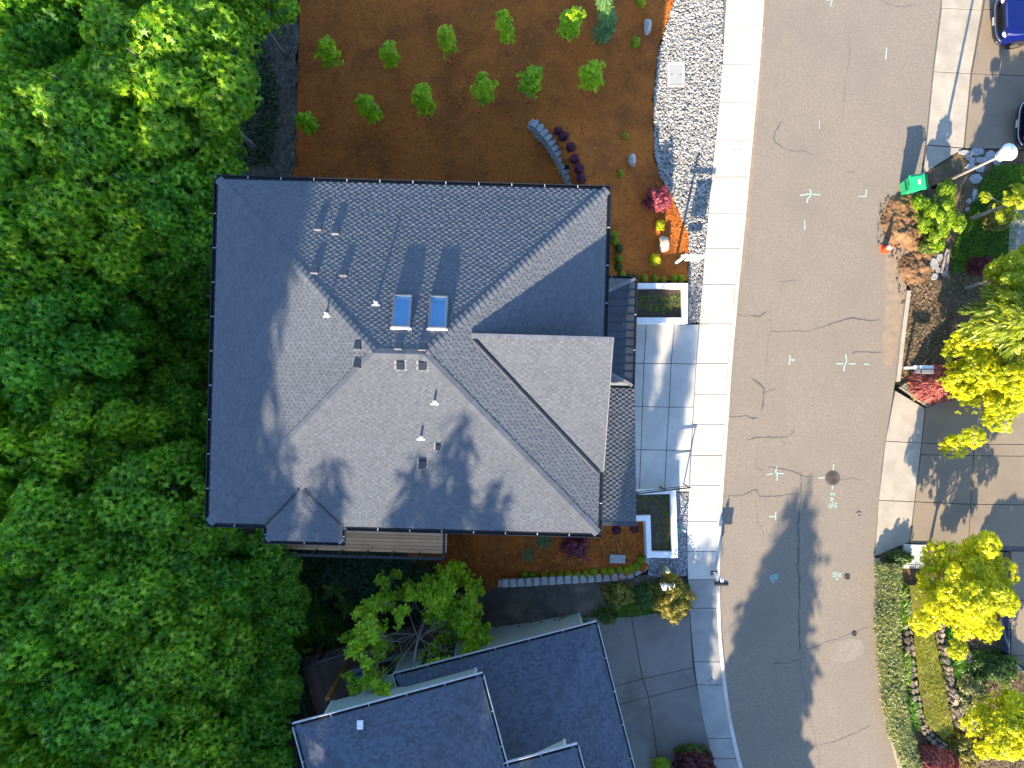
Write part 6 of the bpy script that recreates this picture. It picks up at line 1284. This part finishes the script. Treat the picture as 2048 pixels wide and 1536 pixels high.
pebbles("dirt_clods", PX([(1758, 400), (1830, 380), (1856, 400), (1876, 500), (1872, 560), (1830, 640), (1795, 600), (1790, 530), (1752, 490)]), 800, .010, .05, m_dirt, "loose clods of dug brown dirt scattered round the two dirt piles", z=.03, cat="dirt clods")
# ------------------------------------------------------------------ dug dirt, flagstones, rubble walls
def mound(name, label, px_poly, hgt, seed, mat=m_dirt, cat="dirt pile"):
    pl = [(p.x, p.y) for p in smoothpts(PX(px_poly), 2, True)]; cx = sum(p[0] for p in pl)/len(pl); cy = sum(p[1] for p in pl)/len(pl); B = np.array(resample(pl, .15))
    def zf(x, y):
        d = math.sqrt(float(np.min((B[:, 0]-x)**2+(B[:, 1]-y)**2))); return hgt*(1-math.exp(-d/.30))*(1+1.1*noise.noise((x*2.0, y*2.0, seed)))+.09*noise.noise((x*5, y*5, seed))*min(1, d*4)+.06*noise.noise((x*11, y*11, seed))*min(1, d*4)+.045*noise.noise((x*23, y*23, seed))*min(1, d*4)-.01+.03*min(1, d*5)
    o = sheet(name, pl, mat, 0, .055, zf=zf, kind=None, wob=.16); return tag(o, label, cat)
mound("dirt_pile", "larger pile of dug brown dirt below the green bin", [(1766, 480), (1762, 440), (1775, 405), (1792, 384), (1825, 384), (1848, 405), (1852, 450), (1846, 500), (1815, 506), (1785, 490)], .20, 1)
mound("dirt_pile", "smaller pile of dug brown dirt beside the orange cone", [(1792, 530), (1805, 508), (1845, 498), (1872, 505), (1870, 540), (1848, 572), (1818, 574), (1797, 560)], .15, 2)
fs_ = [((1929, 304), .42, .17), ((1955, 303), .62, .30), ((1938, 313), .26, .22), ((1946, 321), .26, .26), ((1962, 319), .50, .24), ((1981, 311), .40, .38), ((1942, 333), .38, .28), ((1961, 336), .38, .32), ((1952, 357), .5, .36), ((1951, 392), .22, .62), ((1939, 402), .2, .22), ((1937, 419), .22, .2), ((1880, 514), .28, .30), ((1869, 528), .36, .52), ((1877, 540), .2, .2), ((1870, 553), .3, .26), ((1890, 548), .26, .24), ((1995, 322), .3, .4), ((2010, 312), .4, .3)]
for i, ((px, py), w, h) in enumerate(fs_):
    p = P(px, py, .09); mb = MB(); n = random.choice((5, 6, 6)); a0 = random.uniform(0, 1); poly = [(w*.62*math.cos(a0+2*pi*j/n)*random.uniform(.82, 1.1), h*.62*math.sin(a0+2*pi*j/n)*random.uniform(.82, 1.1)) for j in range(n)]; mb.prism(poly, -.08, 0); o = mb.build("flagstone", m_flag, bevel=.012); o.location = p
    tag(o, "grey flagstone of the shaded path below the upper right driveway" if i not in (10, 11) else "small grey flagstone of the path beside the glossy bush", "flagstone", "flagstones of the path")
    if i in (10, 11): o["label"] = "grey flagstone of the shaded path below the upper right driveway"
def beam(name, label, cat, a, b, w, h, z, mat): mb = MB(); mb.bar(P(a[0], a[1], z), P(b[0], b[1], z), w, h); return tag(mb.build(name, mat, bevel=.01), label, cat)
beam("garden_log", "pale weathered log edging the path, left of two below the glossy bush", "log", (1893, 498), (1882, 545), .10, .12, .12, m_palebark); beam("garden_log", "pale weathered log edging the path, right of two below the glossy bush", "log", (1897, 500), (1892, 548), .09, .12, .12, m_palebark)
for i in range(9):
    x = 2021+i*4.2; mb = MB(); a, b = P(x, 400+random.uniform(0, 12), .12), P(x-3, 530-random.uniform(0, 25), .12); mb.bar(a, b, .075, .05); tag(mb.build("timber_plank", m_palebark), "weathered grey timber of the walkway at the right edge", "plank", "timbers of the walkway")
tag(MB().build("x", m_soil), None) if False else None
mb = MB()
t = thing("paver_edge", "strip of small grey brown pavers at the apron corner below the double mailbox", "paving", P(1805, 770, .02))
a, b_, c_, d_ = P(1796, 775, 0), P(1806, 766, 0), P(1864, 806, 0), P(1851, 814, 0)
for i in range(11):
    for j in range(3):
        f0_, f1 = i/11+.006, (i+1)/11-.006; g0, g1 = j/3+.03, (j+1)/3-.03; q = lambda f, g: (a.lerp(d_, f)).lerp(b_.lerp(c_, f), g); mb.prism([q(f0_, g0)[:2], q(f1, g0)[:2], q(f1, g1)[:2], q(f0_, g1)[:2]], 0, .16)
mb.build("pavers", M("paver", (.24, .22, .17), (.17, .155, .12), 8, bump=.3, bscale=50, island=.2), t, world=True, bevel=.006)
def stone_wall(name, label, line_px, w, h, seed, z=0):
    rnd = random.Random(seed); pts = smoothpts(PX(line_px), 2); t = thing(name, label, "stone wall", (pts[0].x, pts[0].y, 0)); L = [0]
    for p, q in zip(pts, pts[1:]): L.append(L[-1]+(q-p).length)
    tot = L[-1]
    def at(s): 
        for i in range(len(pts)-1):
            if s <= L[i+1] or i == len(pts)-2: f = (s-L[i])/(L[i+1]-L[i]); d = (pts[i+1]-pts[i]).normalized(); return pts[i].lerp(pts[i+1], f), d
    mb = MB(); s = 0
    while s < tot:
        k = 0; ln = rnd.uniform(.18, .34); lat = -w/2
        while lat < w/2-.03:
            ww = min(rnd.uniform(.14, .26), w/2-lat); c, d = at(min(tot, s+ln/2+rnd.uniform(-.05, .05))); q = Vector((-d.y, d.x)); cc = c+q*(lat+ww/2); n = rnd.choice((4, 5, 5, 6)); a0 = rnd.uniform(0, 3); hh = h*rnd.uniform(.8, 1.1); base = [cc+d*(ln*.52*math.cos(a0+2*pi*j/n)*rnd.uniform(.85, 1.1))+q*(ww*.55*math.sin(a0+2*pi*j/n)*rnd.uniform(.85, 1.1)) for j in range(n)]; tx, ty = rnd.uniform(-.25, .25), rnd.uniform(-.25, .25); mb.prism([tuple(p) for p in base], -.1, lambda x, y, c0=cc.copy(): hh+tx*(x-c0.x)+ty*(y-c0.y)); lat += ww+.012
        s += ln+.012
    mb.build("stones", m_wallstone, t, world=True, bevel=.025)
    return t
stone_wall("stone_wall", "low rubble stone wall between the hedge and the mossy bank", [(1806, 1180), (1808, 1250), (1815, 1310), (1822, 1380), (1832, 1430), (1850, 1465), (1875, 1485)], .36, .34, 1)
stone_wall("stone_wall", "low rubble stone wall right of the mossy bank", [(1852, 1205), (1860, 1260), (1872, 1330), (1886, 1390), (1893, 1425)], .26, .30, 2)
stone_wall("stone_edging", "flat stone edging right of the dark ditch beside the bright grass", [(1862, 1210), (1872, 1270), (1884, 1330), (1896, 1390), (1908, 1440)], .22, .62, 3)
bank = PX([(1808, 1165), (1848, 1165), (1851, 1230), (1862, 1300), (1876, 1360), (1889, 1430), (1892, 1455), (1876, 1468), (1842, 1440), (1828, 1370), (1820, 1300), (1814, 1230)])
tag(sheet("moss_bank", bank, m_moss, .42, .14, zf=flat, relief=.09, kind="structure"))
stuff_leaves("moss_grass", bank, 5200, .12, LEAF("moss_blade", (.18, .20, .012), (.32, .32, .018), (.44, .36, .04), .35), "olive moss and short grass on the terraced bank between stone walls", "moss", "blade", zf=lambda x, y: np.zeros_like(x), h=(.40, .50), el=(.1, .9))
for i, (px, py, w, h) in enumerate(((1905, 1290, .55, .25), (1918, 1300, .5, .35), (1938, 1312, .55, .4), (1945, 1328, .4, .35), (1930, 1345, .45, .2), (1910, 1435, .55, .35))):
    p = P(px, py, .2); mb = MB(); n = 5; poly = [(w*.6*math.cos(.3+2*pi*j/n)*random.uniform(.8, 1.1), h*.6*math.sin(.3+2*pi*j/n)*random.uniform(.8, 1.1)) for j in range(n)]; mb.prism(poly, -.2, 0); o = mb.build("flat_stone", m_tanrock if i % 2 else m_wallstone, bevel=.02); o.location = p; tag(o, "flat brown stone below the big lime maple", "stone", "flat stones below the lime maple")
def curved_rail():
    t = thing("curved_guard", "blue edged curved metal guard at the right driveway's lower corner", "guard rail", P(2018, 1260, 0)); mb = MB(); pts = [P(a, b, .5) for a, b in ((2018, 1200), (2018, 1260), (2019, 1310), (2028, 1325), (2045, 1340), (2075, 1362))]
    for a_, c_ in zip(pts, pts[1:]): mb.bar(a_-Vector((0, 0, .25)), c_-Vector((0, 0, .25)), .04, .5)
    mb.build("panel", M("blue_steel", (.06, .10, .18), (.05, .08, .15), 3, rough=.4), t, world=True); mb = MB()
    for p in pts: mb.bar((p.x, p.y, 0), (p.x, p.y, .52), .05, .05)
    mb.build("post", m_gutter, t, world=True)
curved_rail()
b = G(1150, 1245); t = thing("board_stack", "short stack of clay coloured boards by the neighbour's garage wall", "boards", b, rotz=math.radians(14)); mb = MB()
for j in range(3): mb.box(-.28, -.11+j*.09, 0, .28, -.03+j*.09, .16+.02*j)
mb.build("boards", m_brick, t, bevel=.006); mb = MB(); mb.box(.18, -.2, .2, .24, .2, .24); mb.build("batten", m_trim, t)
